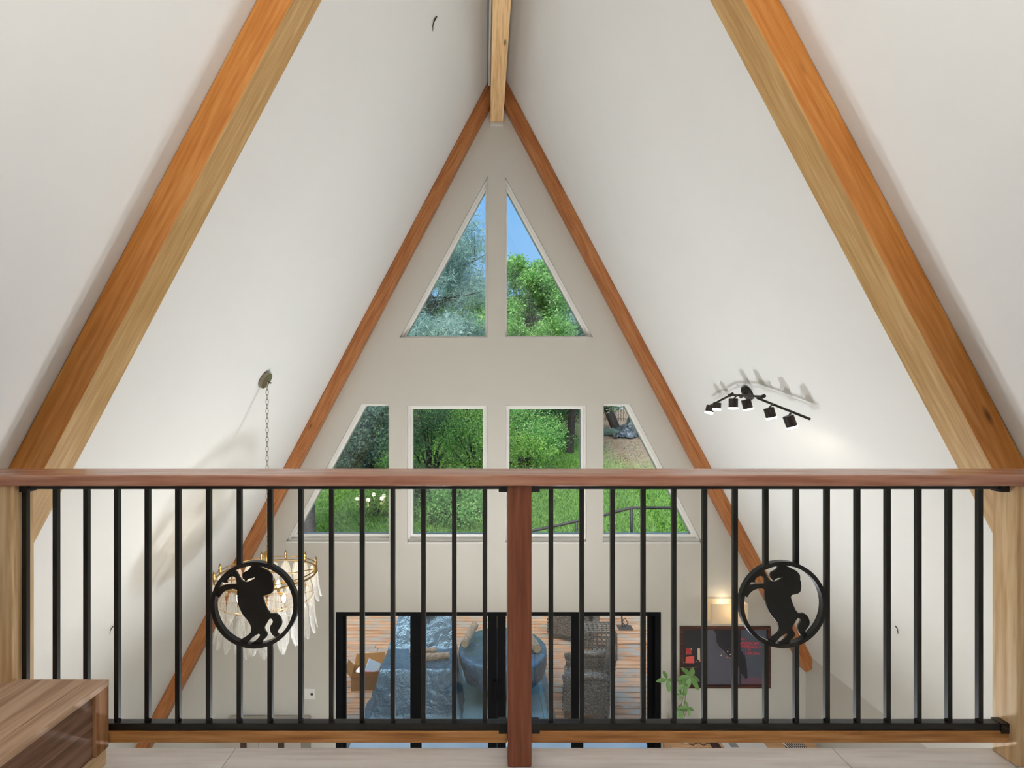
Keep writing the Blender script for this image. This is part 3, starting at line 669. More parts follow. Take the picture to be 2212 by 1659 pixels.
# ------------------------------------------------------------------ unseen lamps: loft pair read off the warm corner glow, the rest added fill
M['can'] = plain('fill_light_trim', srgb(235, 232, 226), 0.4)
for i, (x, y) in enumerate(((-1.5, 0.9), (1.7, 0.9), (-1.5, -1.2), (1.7, -1.2))):  # unseen lights put in to brighten the room by floor bounce
    z0 = ZL - 0.281
    rt = empty('added_fill_light', (x, y, z0)); tag(rt, 'added unseen round fill light under the loft, %s %s corner' % (('near' if y > 0 else 'rear'), ('left' if x < 0 else 'right')), 'light', 'added fill lights under the loft')
    o = obj('trim_ring', lathe(bmesh.new(), [(0.02, 0.0), (0.19, 0.0), (0.19, -0.012), (0.17, -0.016)], 32, (0, 0, -0.0005)), M['can'], rt)
    o = obj('lens', lathe(bmesh.new(), [(0.02, -0.017), (0.165, -0.017), (0.165, -0.020), (0.02, -0.020)], 32), M['led'], rt)
    ld = bpy.data.lights.new('fill_light', 'AREA'); ld.shape = 'DISK'; ld.size = 0.3; ld.energy = LP_SOFFIT; ld.color = (0.86, 0.94, 1.0)
    lo = bpy.data.objects.new('fill_light', ld); COL.objects.link(lo); lo.parent = rt; lo.location = (0, 0, -0.03)
def torchiere(x, y, z, hgt, watts, label, group, spread=180, col=(0.93, 0.97, 1.0)):
    rt = empty('unseen_floor_lamp', (x, y, z)); tag(rt, label, 'lamp', group)
    obj('base', lathe(bmesh.new(), [(0.02, 0.0005), (0.14, 0.0005), (0.14, 0.015), (0.02, 0.025)], 24), M['black_metal'], rt)
    obj('pole', tb([(0, 0, 0.02), (0, 0, hgt)], 0.011, 10), M['black_metal'], rt)
    obj('shade', lathe(bmesh.new(), [(0.02, hgt), (0.05, hgt + .005), (0.16, hgt + .07), (0.155, hgt + .072), (0.05, hgt + .02), (0.02, hgt + .015)], 24), M['black_metal'], rt)
    ld = bpy.data.lights.new('torchiere', 'AREA'); ld.shape = 'DISK'; ld.size = 0.24; ld.energy = watts; ld.spread = math.radians(spread); ld.color = col
    lo = bpy.data.objects.new('torchiere', ld); COL.objects.link(lo); lo.parent = rt; lo.location = (0, 0, hgt + 0.08); lo.rotation_euler = (math.pi, 0, 0)
torchiere(-1.05, -0.6, ZL, 1.38, LP_LOFT, 'slim black torchiere floor lamp on the left of the loft', 'torchiere floor lamps', 180, (1.0, 0.96, 0.90))
torchiere(1.35, -0.6, ZL, 1.38, LP_LOFT, 'slim black torchiere floor lamp on the right of the loft', 'torchiere floor lamps', 180, (1.0, 0.96, 0.90))
torchiere(-0.45, 3.7, 0.0, 1.48, LP_UP, 'added unseen torchiere uplight on the lower floor left of the middle', 'torchiere floor lamps', 160)  # both lower uplights are added, unseen, to brighten slopes and rafter undersides
torchiere(0.75, 3.7, 0.0, 1.48, LP_UP, 'added unseen torchiere uplight on the lower floor right of the middle', 'torchiere floor lamps', 160)

# ================================================================== outside
ZD = EZ - 4.42                      # deck level
M['bark'] = plain('grey_bark', srgb(92, 86, 80), 0.9, bump=0.9, bscale=14, var=0.4)
M['bark_dark'] = plain('dark_bark', srgb(58, 50, 44), 0.9, bump=0.9, bscale=18, var=0.3)
def deckmat():
    N = NT('wet_deck_board'); t = N.n('TexCoord'); oi = N.n('ObjectInfo')
    mu = N.n('Math', operation='MULTIPLY'); mu.inputs[1].default_value = 53.0; N.l(oi.outputs['Random'], mu.inputs[0])
    ad = N.n('VectorMath', operation='ADD'); N.l(t.outputs['Object'], ad.inputs[0]); N.l(mu.outputs[0], ad.inputs[1])
    mp = N.n('Mapping'); mp.inputs['Scale'].default_value = (0.9, 10, 10); N.l(ad.outputs[0], mp.inputs['Vector'])
    n1 = N.n('TexNoise', Scale=1.4, Detail=6.0, Roughness=0.65); N.l(mp.outputs[0], n1.inputs['Vector'])
    c = N.ramp(n1.outputs['Fac'], [(0.30, srgb(92, 66, 50)), (0.45, srgb(158, 112, 78)), (0.56, srgb(178, 138, 104)), (0.7, srgb(160, 150, 138))])
    n2 = N.n('TexNoise', Scale=2.6, Detail=4.0); N.l(ad.outputs[0], n2.inputs['Vector'])
    wf = N.ramp(n2.outputs['Fac'], [(0.46, (0, 0, 0, 1)), (0.60, (1, 1, 1, 1))])
    mx = N.n('MixRGB'); mx.inputs['Color2'].default_value = srgb(144, 134, 124); N.l(wf, mx.inputs['Fac']); N.l(c, mx.inputs['Color1'])
    b = N.n('BsdfPrincipled'); N.l(mx.outputs[0], b.inputs['Base Color'])
    rr = N.ramp(n2.outputs['Fac'], [(0.4, (0.6, 0.6, 0.6, 1)), (0.62, (0.3, 0.3, 0.3, 1))]); N.l(rr, b.inputs['Roughness'])
    bu = N.n('Bump', Strength=0.25, Distance=0.006); N.l(n1.outputs['Fac'], bu.inputs['Height']); N.l(bu.outputs[0], b.inputs['Normal'])
    N.l(b.outputs[0], N.out.inputs[0]); return N.m
M['deck'] = deckmat()
M['deck_under'] = plain('deck_joist_dark', srgb(40, 34, 30), 0.9)
deck = obj('deck', bx(-4.2, 4.6, YW2 + 0.01, 10.95, ZD - 0.22, ZD - 0.045), M['deck_under']); tag(deck, kind='structure')
y = YW2 + 0.02; row = 0
while y < 10.9:
    j = rnd.uniform(-2.0, 2.5)
    for a, b in ((-4.2, j), (j, 4.6)):
        o = obj('plank', bx(a - j + 0.003, b - j - 0.003, 0.008, 0.132, -0.04, rnd.uniform(-0.004, 0.001), 0.004), M['deck'], deck); o.location = (j, y, ZD)
    y += 0.14; row += 1
stp = empty('door_step', (0.3, 6.1, ZD)); tag(stp, 'low white painted step outside the sliding door', 'step')
M['white_paint'] = plain('white_paint', srgb(236, 236, 232), 0.35)
for k in range(3):
    obj('board', bx(-2.0, 1.75, -0.28 + k * 0.25, -0.04 + k * 0.25, 0.08, 0.10, 0.003), M['white_paint'], stp)
obj('riser', bx(-1.98, 1.73, -0.26, 0.43, 0.002, 0.079), M['white_paint'], stp)

# ---- hillside
HP = [(10.9, -4.6), (11.6, -3.75), (13.0, -3.25), (15.0, -2.95), (20.0, -2.3), (26.0, -1.62), (34.0, -0.6), (46.0, 1.6), (70.0, 6.0)]
def gz(x, y):
    for (a, za), (b, zb) in zip(HP[:-1], HP[1:]):
        if y <= b:
            t = max(0.0, (y - a) / (b - a)); zz = za + (zb - za) * t; break
    else: zz = HP[-1][1]
    zz += 0.10 * noise.noise(Vector((x * 0.35, y * 0.35, 2.0))) + 0.03 * noise.noise(Vector((x * 1.4, y * 1.4, 5.0)))
    return EZ + zz + 0.02 * (x - 3) * (1 if x > 3 else 0)
def gmat():
    N = NT('hillside_soil_and_grass'); t = N.n('TexCoord'); n1 = N.n('TexNoise', Scale=9.0, Detail=8.0, Roughness=0.7); N.l(t.outputs['Object'], n1.inputs['Vector'])
    g = N.ramp(n1.outputs['Fac'], [(0.3, srgb(46, 74, 30)), (0.5, srgb(84, 128, 48)), (0.7, srgb(122, 158, 66))])
    br = N.ramp(n1.outputs['Fac'], [(0.3, srgb(84, 70, 58)), (0.5, srgb(138, 120, 100)), (0.7, srgb(178, 160, 138))])
    # bare leaf-littered patch up the slope on the right
    s = N.n('SeparateXYZ'); N.l(t.outputs['Object'], s.inputs[0]); n2 = N.n('TexNoise', Scale=0.6, Detail=3.0); N.l(t.outputs['Object'], n2.inputs['Vector'])
    a = N.n('Math', operation='MULTIPLY_ADD'); N.l(s.outputs['Y'], a.inputs[0]); a.inputs[1].default_value = 0.25; a.inputs[2].default_value = -4.1
    cl = N.n('Clamp'); N.l(a.outputs[0], cl.inputs[0])
    x = N.n('Math', operation='MULTIPLY_ADD'); N.l(s.outputs['X'], x.inputs[0]); x.inputs[1].default_value = 0.6; x.inputs[2].default_value = -2.4
    cx_ = N.n('Clamp'); N.l(x.outputs[0], cx_.inputs[0])
    m = N.n('Math', operation='MULTIPLY'); N.l(cl.outputs[0], m.inputs[0]); N.l(cx_.outputs[0], m.inputs[1])
    mx = N.n('MixRGB'); N.l(m.outputs[0], mx.inputs['Fac']); N.l(g, mx.inputs['Color1']); N.l(br, mx.inputs['Color2'])
    b = N.n('BsdfPrincipled', Roughness=0.9); N.l(mx.outputs[0], b.inputs['Base Color'])
    bu = N.n('Bump', Strength=0.8, Distance=0.05); N.l(n1.outputs['Fac'], bu.inputs['Height']); N.l(bu.outputs[0], b.inputs['Normal'])
    N.l(b.outputs[0], N.out.inputs[0]); return N.m
ys = list(np.concatenate([np.linspace(10.9, 13, 10), np.linspace(13.4, 30, 42), np.linspace(31, 70, 24)])); xs_ = list(np.linspace(-34, 34, 90))
vv = [(x, y, gz(x, y)) for y in ys for x in xs_]; nx = len(xs_)
ff = [(j * nx + i, j * nx + i + 1, (j + 1) * nx + i + 1, (j + 1) * nx + i) for j in range(len(ys) - 1) for i in range(nx - 1)]
o = pobj('ground', vv, ff, gmat(), smooth=True); tag(o, kind='structure')
o = obj('ground_under', bx(-34, 34, YW2 + 0.01, 12.5, EZ - 5.1, EZ - 5.0), plain('bare_soil', srgb(90, 78, 62), 0.9)); tag(o, kind='structure')

rng = np.random.default_rng(11)
def quads(name, P, A, B, mat, parent=None):
    """one rhombus leaf for each row: centre P, half length A, half width B"""
    n = len(P); V = np.empty((n, 4, 3), np.float32)
    V[:, 0] = P - A; V[:, 1] = P + B - A * 0.1; V[:, 2] = P + A; V[:, 3] = P - B - A * 0.1
    me = bpy.data.meshes.new(name); me.vertices.add(4 * n); me.loops.add(4 * n); me.polygons.add(n)
    me.vertices.foreach_set('co', V.reshape(-1)); me.loops.foreach_set('vertex_index', np.arange(4 * n, dtype=np.int32))
    me.polygons.foreach_set('loop_start', np.arange(0, 4 * n, 4, dtype=np.int32)); me.polygons.foreach_set('loop_total', np.full(n, 4, np.int32))
    me.update(calc_edges=True); me.validate()
    return link(name, me, mat, parent)
def unit(n):
    v = rng.normal(size=(n, 3)); return v / np.linalg.norm(v, axis=1, keepdims=True)
def leaves(name, clumps, dens, L, Wd, mat, parent, up=0.3, needle=False):
    Ps = []
    for (c, r) in clumps:
        n = max(8, int(dens * r * r))
        Ps.append(np.array(c)[None] + unit(n) * (r * rng.random((n, 1)) ** 0.5) * np.array([1, 1, 0.8])[None])
    P = np.concatenate(Ps); n = len(P)
    a = unit(n); a[:, 2] -= up * 0.5; a /= np.linalg.norm(a, axis=1, keepdims=True)
    b = np.cross(a, unit(n)); b /= np.maximum(1e-6, np.linalg.norm(b, axis=1, keepdims=True))
    s = rng.uniform(0.65, 1.25, (n, 1))
    return quads(name, P, a * L / 2 * s, b * Wd / 2 * s, mat, parent)
G1 = leafy('leaf_mid_green', [srgb(76, 124, 66), srgb(120, 178, 96), srgb(156, 206, 120), srgb(190, 224, 146)])
G2 = leafy('leaf_dark_green', [srgb(54, 80, 56), srgb(90, 128, 84), srgb(122, 162, 104), srgb(156, 188, 128)])
G3 = leafy('needle_blue_green', [srgb(104, 136, 130), srgb(144, 180, 168), srgb(176, 208, 194), srgb(204, 226, 212)])
G4 = leafy('leaf_bright_green', [srgb(86, 136, 60), srgb(132, 184, 84), srgb(170, 212, 108), srgb(200, 226, 136)])
G5 = leafy('leaf_dusky_teal', [srgb(40, 58, 54), srgb(68, 94, 84), srgb(96, 126, 108), srgb(136, 160, 132)])
def branchy(root, base, top, r0, nb, spread, bark, rs, z_from=0.35, sub=3, droop=0.1):
    """trunk and branches as parts; returns clump centres"""
    base, top = Vector(base), Vector(top); tips = []
    pts = []
    for k in range(7):
        t = k / 6; p = base.lerp(top, t); p += Vector((rs.uniform(-1, 1), rs.uniform(-1, 1), 0)) * 0.05 * (top - base).length * 0.3 * (1 if 0 < k < 6 else 0); pts.append(p)
    obj('trunk', tb(pts, [r0 * (1 - 0.8 * k / 6) for k in range(7)], 9), bark, root, smooth=True)
    bm = bmesh.new()
    for i in range(nb):
        t = z_from + (1 - z_from) * (i + rs.random()) / nb
        k = min(5, int(t * 6)); p = pts[k].lerp(pts[k + 1], t * 6 - k)
        an = rs.uniform(0, 2 * math.pi); ln = spread * (1.1 - 0.75 * t) * rs.uniform(0.7, 1.15)
        d = Vector((math.cos(an), math.sin(an), rs.uniform(0.0, 0.55) - droop)).normalized()
        q1 = p + d * ln * 0.5 + Vector((0, 0, rs.uniform(-.05, .1) * ln)); q2 = p + d * ln + Vector((0, 0, rs.uniform(-0.1, 0.25) * ln))
        rr = r0 * 0.42 * (1 - 0.6 * t)
        tube(bm, [p, q1, q2], [rr, rr * 0.6, rr * 0.2], 5)
        tips += [q2, q1.lerp(q2, 0.5)]
        for s in range(sub):
            a0 = q1.lerp(q2, rs.uniform(-0.6, 0.7)); dd = (d + Vector((rs.uniform(-1, 1), rs.uniform(-1, 1), rs.uniform(-.5, .7)))).normalized() * ln * rs.uniform(.25, .5)
            tube(bm, [a0, a0 + dd * .5 + Vector((0, 0, .03)), a0 + dd], [rr * .4, rr * .25, rr * .1], 4)
            tips += [a0 + dd, a0 + dd * 0.55]
    obj('branches', bm, bark, root)
    return tips
def tree(name, label, px, d, top_py, r0, nb, spread, mat, bark, seed, clump_r, dens, L, Wd, z_from=0.35, sub=3, lean=0.0, cat='tree', group='trees on the hillside'):
    rs = random.Random(seed); x = (px - VX) * d / F; zb = gz(x, d) - 0.05; zt = EZ - (top_py - VY) * d / F
    root = empty(name, (x, d, zb)); tag(root, label, cat, group)
    tips = branchy(root, (0, 0, 0), (lean, 0, zt - zb), r0, nb, spread, bark, rs, z_from, sub)
    leaves('foliage', [(t, clump_r * rs.uniform(.7, 1.2)) for t in tips], dens, L, Wd, mat, root)
    return root
# upper windows
tree('pine_tree', 'blue-green pine filling the left triangular window', 862, 13.0, 340, 0.11, 84, 3.1, G3, M['bark_dark'], 5, 0.36, 1500, 0.15, 0.016, 0.36, 4, lean=0.6)
tree('oak_tree', 'leafy green tree with rounded top in the right triangular window', 1150, 20.0, 585, 0.18, 34, 2.7, G1, M['bark'], 9, 0.46, 900, 0.10, 0.055, 0.4, 4)
tree('oak_tree', 'tall blue-green tree behind the right edge of the triangular window', 1285, 24.0, 470, 0.22, 40, 3.2, G3, M['bark_dark'], 21, 0.5, 700, 0.12, 0.06, 0.35, 4)
tree('pine_tree', 'grey-green pine standing behind the left triangular window pine', 905, 24.0, 520, 0.2, 36, 3.4, G5, M['bark'], 31, 0.55, 900, 0.16, 0.03, 0.3, 4)
# backdrop trees at the top of the slope
for i, (px, d, tp, m, lab) in enumerate(((780, 27, 700, G2, 'dark evergreen tree behind the left slanted window'), (1010, 29, 640, G1, 'broad green tree behind the two upper window rows'), (1195, 32, 650, G2, 'distant dark tree to the right of the broad green one'), (690, 25, 720, G2, 'dark evergreen at the far left of the hillside'))):
    tree('backdrop_tree', lab, px, d, tp, 0.22, 40, 4.0, m, M['bark_dark'], 40 + i, 0.75, 420, 0.15, 0.075, 0.06, 4)
# bare trunks under crowns
def trunk_tree(label, px0, py0, px1, py1, d, wpx, crown, seed, mat):
    rs = random.Random(seed); b = Wp(px0, py0, d); t = Wp(px1, py1, d); r = wpx / 2 * d / F
    root = empty('hill_tree', (b.x, d, b.z - 0.1)); tag(root, label, 'tree', 'trees on the hillside')
    L = Vector((t.x - b.x, 0, t.z - b.z)); tp = L * 1.5
    obj('trunk', tb([(0, 0, -0.15), L * 0.1 + Vector((0, 0, 0.05)), L * 0.5 + Vector((rs.uniform(-.05, .05), 0, 0)), L, tp], [r * 1.5, r * 1.05, r, r * .9, r * .5], 10), M['bark_dark'] if seed != 63 else M['bark'], root, smooth=True)
    tips = []; bm = bmesh.new()
    for k in range(14):
        an = k * 2.4; p = L.lerp(tp, rs.random()); e = p + Vector((math.cos(an), math.sin(an), rs.uniform(0.1, .7))) * crown * rs.uniform(.6, 1.1)
        tube(bm, [p, (p + e) / 2 + Vector((0, 0, .1)), e], [r * .3, r * .2, r * .06], 5); tips += [e, (p + e) / 2, e + Vector((rs.uniform(-.4, .4), rs.uniform(-.4, .4), -.3))]
    obj('branches', bm, M['bark_dark'], root)
    leaves('foliage', [(t_, crown * .3 * rs.uniform(.7, 1.2)) for t_ in tips], 900, 0.09, 0.04, mat, root)
trunk_tree('dark straight trunk on the grass bank in the right rectangular window', 1230, 978, 1238, 860, 21.5, 17, 2.2, 61, G1)
trunk_tree('leaning forked trunk beside the tarp pile', 1338, 948, 1310, 872, 26, 20, 2.2, 62, G2)
trunk_tree('thick grey trunk at the foot of the left slanted window', 668, 1175, 662, 1000, 12.2, 30, 1.8, 63, G5)
# shrubs
def shrub(label, px, py, d, r, mat, seed, dens=1400, L=0.075, Wd=0.045, fz_=0.9, n=26, stem=True):
    rs = random.Random(seed); c = Wp(px, py, d); zb = gz(c.x, d)
    root = empty('shrub', (c.x, d, zb)); tag(root, label, 'shrub', 'shrubs on the hillside')
    if mat is G3: L, Wd, dens = 0.10, 0.022, dens * 1.5
    cz = c.z - zb; cl = []
    bm = bmesh.new()
    for k in range(n):
        v = Vector((rs.gauss(0, 1), rs.gauss(0, 1), rs.gauss(0, 1))).normalized() * rs.uniform(0.35, 0.95)
        p = Vector((v.x * r, v.y * r * 0.8, cz + v.z * r * fz_))
        if p.z < 0.1: p.z = 0.1 + rs.random() * 0.2
        cl.append((p, r * 0.36 * rs.uniform(.75, 1.2)))
        if k < 12: tube(bm, [(rs.uniform(-.1, .1), rs.uniform(-.1, .1), -0.05), Vector((p.x * .35, p.y * .35, p.z * .55)), p], [0.03 * r, 0.022 * r, 0.006], 5)
    obj('stems', bm, M['bark_dark'], root)
    leaves('foliage', cl, dens / (r ** 0.35), L, Wd, mat, root)
for i, a in enumerate((
    ('dense rounded shrub filling the lower half of the left rectangular window', 985, 1085, 13.6, 1.05, G1),
    ('dark shrub at the left edge of the left rectangular window', 905, 1050, 14.6, 0.9, G2),
    ('tall leafy shrub filling the top of the left rectangular window', 930, 945, 16.5, 1.6, G2),
    ('bright green shrub at the top right of the left rectangular window', 1030, 955, 16.0, 1.35, G4),
    ('big leafy shrub on the left of the right rectangular window', 1125, 930, 18.0, 1.7, G1),
    ('yellow-green shrub at the foot of the big leafy one', 1150, 985, 16.6, 0.85, G4),
    ('rounded shrub behind the dark straight trunk', 1195, 915, 23.0, 1.4, G2),
    ('dark shrub in the upper part of the left slanted window', 800, 935, 18.0, 1.5, G5),
    ('dusky teal shrub beside the dark one in the left slanted window', 745, 975, 17.0, 1.2, G5),
    ('olive shrub standing in the grass of the left slanted window', 818, 1095, 14.2, 0.62, G4),
    ('low dark bush high on the bank at the far left', 690, 1000, 19.0, 1.3, G2),
    ('small grey-green bush left of the tarp pile', 1318, 955, 25.0, 0.5, G3))):
    shrub(a[0], a[1], a[2], a[3], a[4], a[5], 100 + i)
# grass blades
n = 90000
gx = rng.uniform(-7.5, 8.5, n); gy = 11.4 + rng.random(n) ** 1.6 * 12.0
bare = (gy > 17.0) & (gx > 3.6) & (rng.random(n) < 0.9)
gx, gy = gx[~bare], gy[~bare]; n = len(gx)
gzv = np.array([gz(a, b) for a, b in zip(gx, gy)])
hgt = rng.uniform(0.025, 0.075, (n, 1)); tilt = rng.normal(size=(n, 3)) * 0.6; tilt[:, 2] = 1
an = rng.uniform(0, 2 * math.pi, n)
GR = leafy('grass_blade', [srgb(54, 92, 34), srgb(86, 138, 50), srgb(112, 164, 64), srgb(150, 190, 92)], 0.3)
o = quads('grass', np.stack([gx, gy, gzv], 1) + tilt * hgt * 0.5, tilt * hgt, np.stack([np.cos(an), np.sin(an), an * 0], 1) * 0.012, GR)
tag(o, 'short green grass growing over the hillside', 'grass', kind='stuff')

# outdoor stair handrail
hr = empty('pipe_handrail', (1.5, 12.0, EZ - 3.4)); hiv = Matrix.Translation(-hr.location)
tag(hr, 'black pipe handrail rising across the grass bank', 'railing')
M['pipe'] = plain('black_pipe', srgb(26, 27, 29), 0.45, 0.3)
DH = 12.0
def hp(px, py): return Wp(px, py, DH)
o = obj('top_pipe', tb([hp(1040, 1172), hp(1130, 1151), hp(1245, 1126), hp(1303, 1113), hp(1363, 1097), hp(1490, 1097), hp(1600, 1097)], 0.036, 10), M['pipe'], smooth=True); o.parent = hr; o.matrix_parent_inverse = hiv
for px, py in ((1245, 1126), (1364, 1097), (1590, 1097)):
    p = hp(px, py); o = obj('post', tb([(p.x, p.y, gz(p.x, p.y) - 0.1), (p.x, p.y, p.z)], 0.034, 10), M['pipe'], smooth=True); o.parent = hr; o.matrix_parent_inverse = hiv

# fence and house at the top of the slope
M['siding'] = plain('pale_blue_siding', srgb(176, 190, 204), 0.7); M['iron'] = plain('black_iron', srgb(40, 40, 42), 0.6)
hd = 34.0; hx0, hx1 = Wp(1318, 0, hd).x, Wp(1560, 0, hd).x
hs = empty('neighbour_house', ((hx0 + hx1) / 2, hd, gz((hx0 + hx1) / 2, hd) - 0.3)); tag(hs, 'pale blue clapboard house wall at the top of the slope', 'house')
for k in range(20):
    obj('siding_board', bx(hx0 - hs.location.x, hx1 - hs.location.x, -0.02 - 0.01 * (k % 2), 0.15, k * 0.2, k * 0.2 + 0.196), M['siding'], hs)
fd = 29.5
for seg, (fa, fb) in enumerate(((1290, 1420), (1420, 1560))):
    x0, x1 = Wp(fa, 0, fd).x, Wp(fb, 0, fd).x; zb = gz((x0 + x1) / 2, fd)
    fn = empty('iron_fence', ((x0 + x1) / 2, fd, zb)); tag(fn, ('black iron picket fence behind the tarp pile', 'black iron picket fence continuing to the right of the pile')[seg], 'fence')
    n = int((x1 - x0) / 0.14); pm = mesh_of(bx(-0.012, 0.012, -0.012, 0.012, 0.02, 1.25), 'picket'); pm.materials.append(M['iron'])
    for k in range(n):
        o = link('picket', pm, None, fn); o.location = ((k + .5) / n * (x1 - x0) - (x1 - x0) / 2, 0, 0)
    for z0 in (0.12, 1.1): obj('fence_rail', bx(-(x1 - x0) / 2, (x1 - x0) / 2, 0.013, 0.04, z0, z0 + 0.04), M['iron'], fn)

# ---- tarps
def tarpmat(name, base, rough=0.22, sc=1.0, metal=0.55):
    N = NT(name); t = N.n('TexCoord'); n1 = N.n('TexNoise', Scale=7.0 * sc, Detail=5.0, Distortion=0.8); N.l(t.outputs['Object'], n1.inputs['Vector'])
    n2 = N.n('TexVoronoi', Scale=70.0); N.l(t.outputs['Object'], n2.inputs['Vector'])
    b = N.n('BsdfPrincipled', Roughness=rough, Metallic=metal); b.inputs['Base Color'].default_value = base
    bu = N.n('Bump', Strength=0.7, Distance=0.05); N.l(n1.outputs['Fac'], bu.inputs['Height'])
    b2 = N.n('Bump', Strength=0.25, Distance=0.01); N.l(n2.outputs['Distance'], b2.inputs['Height']); N.l(bu.outputs[0], b2.inputs['Normal'])
    N.l(b2.outputs[0], b.inputs['Normal']); N.l(b.outputs[0], N.out.inputs[0]); return N.m
M['tarp'] = tarpmat('wet_black_tarp', srgb(92, 122, 140), 0.24); M['tarp_far'] = tarpmat('blue_grey_tarp', srgb(84, 98, 110), 0.3, 0.6, 0.3)
M['mat_blue'] = plain('pale_blue_sheet', srgb(112, 150, 168), 0.25, bump=0.1, bscale=30, var=0.06)
def heightcloth(name, w_, d_, fn, mat, loc, nx_=70, ny_=70, rz=0.0, wr=0.02, parent=None, seed=0.0):
    vv = []
    for j in range(ny_ + 1):
        for i in range(nx_ + 1):
            x = -w_ / 2 + w_ * i / nx_; y = -d_ / 2 + d_ * j / ny_; h_ = fn(x, y)
            k = 1.0 if h_ > 0.05 else 0.3
            nz = noise.noise(Vector((x * 4 + seed, y * 4, h_ * 3))) + 0.6 * noise.noise(Vector((x * 11, y * 9 + seed, h_ * 8)))
            nx2 = noise.noise(Vector((x * 6, y * 6 + 9, h_ * 2 + seed)))
            vv.append((x + nx2 * wr * 1.3, y + nz * wr * 1.3, max(0.006, h_ + nz * wr * k)))
    nn = nx_ + 1; ff = [(j * nn + i, j * nn + i + 1, (j + 1) * nn + i + 1, (j + 1) * nn + i) for j in range(ny_) for i in range(nx_)]
    o = pobj(name, vv, ff, mat, parent, smooth=True); o.location = loc; o.rotation_euler = (0, 0, rz); return o
def edge_h(x, y, hw, hd_, H, slope=6.0):
    return min(H, max(0.0, (hw - abs(x)) * slope), max(0.0, (hd_ - abs(y)) * slope))
# covered lounge chair: seat in front, tall back behind
def chair_h(x, y):
    H = 0.64 if y < 0.05 else (0.64 + min(1.0, (y - 0.05) / 0.30) * 0.42)
    hw = 0.66 - 0.10 * max(0, (y + 0.2))
    return min(H, max(0, (hw - abs(x)) * (5.5 - 1.5 * max(0, -y))), max(0, (y + 0.70) * 4.2), max(0, (1.05 - y) * 6))
cvr = empty('covered_chair', Gp(905, 1505, ZD)); cvr.location = (-0.96, 7.62, ZD)
tag(cvr, 'lounge chair hidden under a wet dark tarp on the deck', 'covered chair')
heightcloth('tarp', 1.5, 2.2, chair_h, M['tarp'], (0, 0.15, 0), 80, 110, 0, 0.022, cvr)
M['log'] = plain('split_firewood', srgb(150, 130, 108), 0.8, bump=0.6, bscale=25, var=0.35); M['log_end'] = plain('firewood_end', srgb(206, 178, 138), 0.8, var=0.2, bscale=30)
def log(label, p, q_, r, name='firewood_log'):
    p, q_ = Vector(p), Vector(q_); root = empty(name, p); tag(root, label, 'log', 'firewood weighing down the tarps')
    d = (q_ - p); obj('bark', tb([(0, 0, 0), d * .3 + Vector((0, 0, .004)), d * .7, d], [r, r * 1.06, r * .96, r * 1.02], 12), M['log'], root, smooth=False)
    e = d.normalized(); obj('cut_end', tb([-e * 0.002, e * 0.0005], r * 0.93, 12), M['log_end'], root)
zs = ZD + 0.64
log('split log lying across the seat of the covered chair', (-1.02, 7.42, zs + 0.06), (-0.52, 7.50, zs + 0.06), 0.05)
log('second thin log behind the first on the covered chair', (-1.12, 7.58, zs + 0.07), (-0.72, 7.62, zs + 0.08), 0.04)
log('log wedged high on the back of the covered chair', (-0.98, 8.02, ZD + 1.10), (-0.70, 8.16, ZD + 1.12), 0.055)
# covered round table
tcx, tcy, tr_ = (1086 - VX) * 7.75 / F, 7.75, 0.665
ct_ = empty('covered_table', (tcx, tcy, ZD)); tag(ct_, 'round table under a wet dark tarp in the middle of the deck', 'covered table')
vv = []; ff = []; na = 72
prof = [(0.0, 0.735), (0.2, 0.73), (0.4, 0.725), (0.55, 0.72), (0.63, 0.715), (0.665, 0.70), (0.672, 0.66), (0.668, 0.58), (0.655, 0.50), (0.635, 0.42), (0.60, 0.34), (0.55, 0.29)]
for i, (r, z) in enumerate(prof):
    for k in range(na):
        a = 2 * math.pi * k / na; f = max(0, (0.70 - z)) * 0.35
        rr = r * (1 + f * 0.28 * math.sin(a * 11 + 2 * math.sin(a * 3))) + (0.012 * noise.noise(Vector((math.cos(a) * 3, math.sin(a) * 3, z * 5))))
        zz = z + 0.016 * noise.noise(Vector((rr * math.cos(a) * 7, rr * math.sin(a) * 5, 1.0))) + (0.05 * noise.noise(Vector((a * 2, 0, 3))) if i >= len(prof) - 2 else 0)
        vv.append((rr * math.cos(a), rr * math.sin(a), zz))
for i in range(len(prof) - 1):
    for k in range(na): ff.append((i * na + k, i * na + (k + 1) % na, (i + 1) * na + (k + 1) % na, (i + 1) * na + k))
pobj('tarp', vv, ff, M['tarp'], ct_, smooth=True)
obj('pedestal', lathe(bmesh.new(), [(0.30, 0.045), (0.30, 0.08), (0.07, 0.12), (0.06, 0.60), (0.3, 0.66)], 20), M['iron'], ct_)
zt = ZD + 0.735
log('weathered log lying on the left of the covered round table', Wp(1003, 1392, 7.55) + Vector((0, 0, 0)), Wp(1026, 1350, 8.0), 0.055)
log('log with dark end on the right of the covered round table', (tcx + 0.50, 7.52, zt + 0.05), (tcx + 0.40, 7.95, zt + 0.06), 0.065)
# pale sheet under the table, with a raised edge strip
sh = empty('ground_sheet', (tcx, 7.6, ZD)); tag(sh, 'pale blue sheet lying on the deck under the round table', 'sheet')
obj('sheet', bx(-0.82, 0.62, -0.72, 1.0, 0.003, 0.02, 0.004), M['mat_blue'], sh); obj('edge_strip', bx(0.55, 0.60, -0.72, 1.0, 0.021, 0.04, 0.004), M['mat_blue'], sh)
obj('edge_fold', bx(0.625, 0.72, -0.72, 0.7, 0.003, 0.016, 0.003), M['tarp_far'], sh)
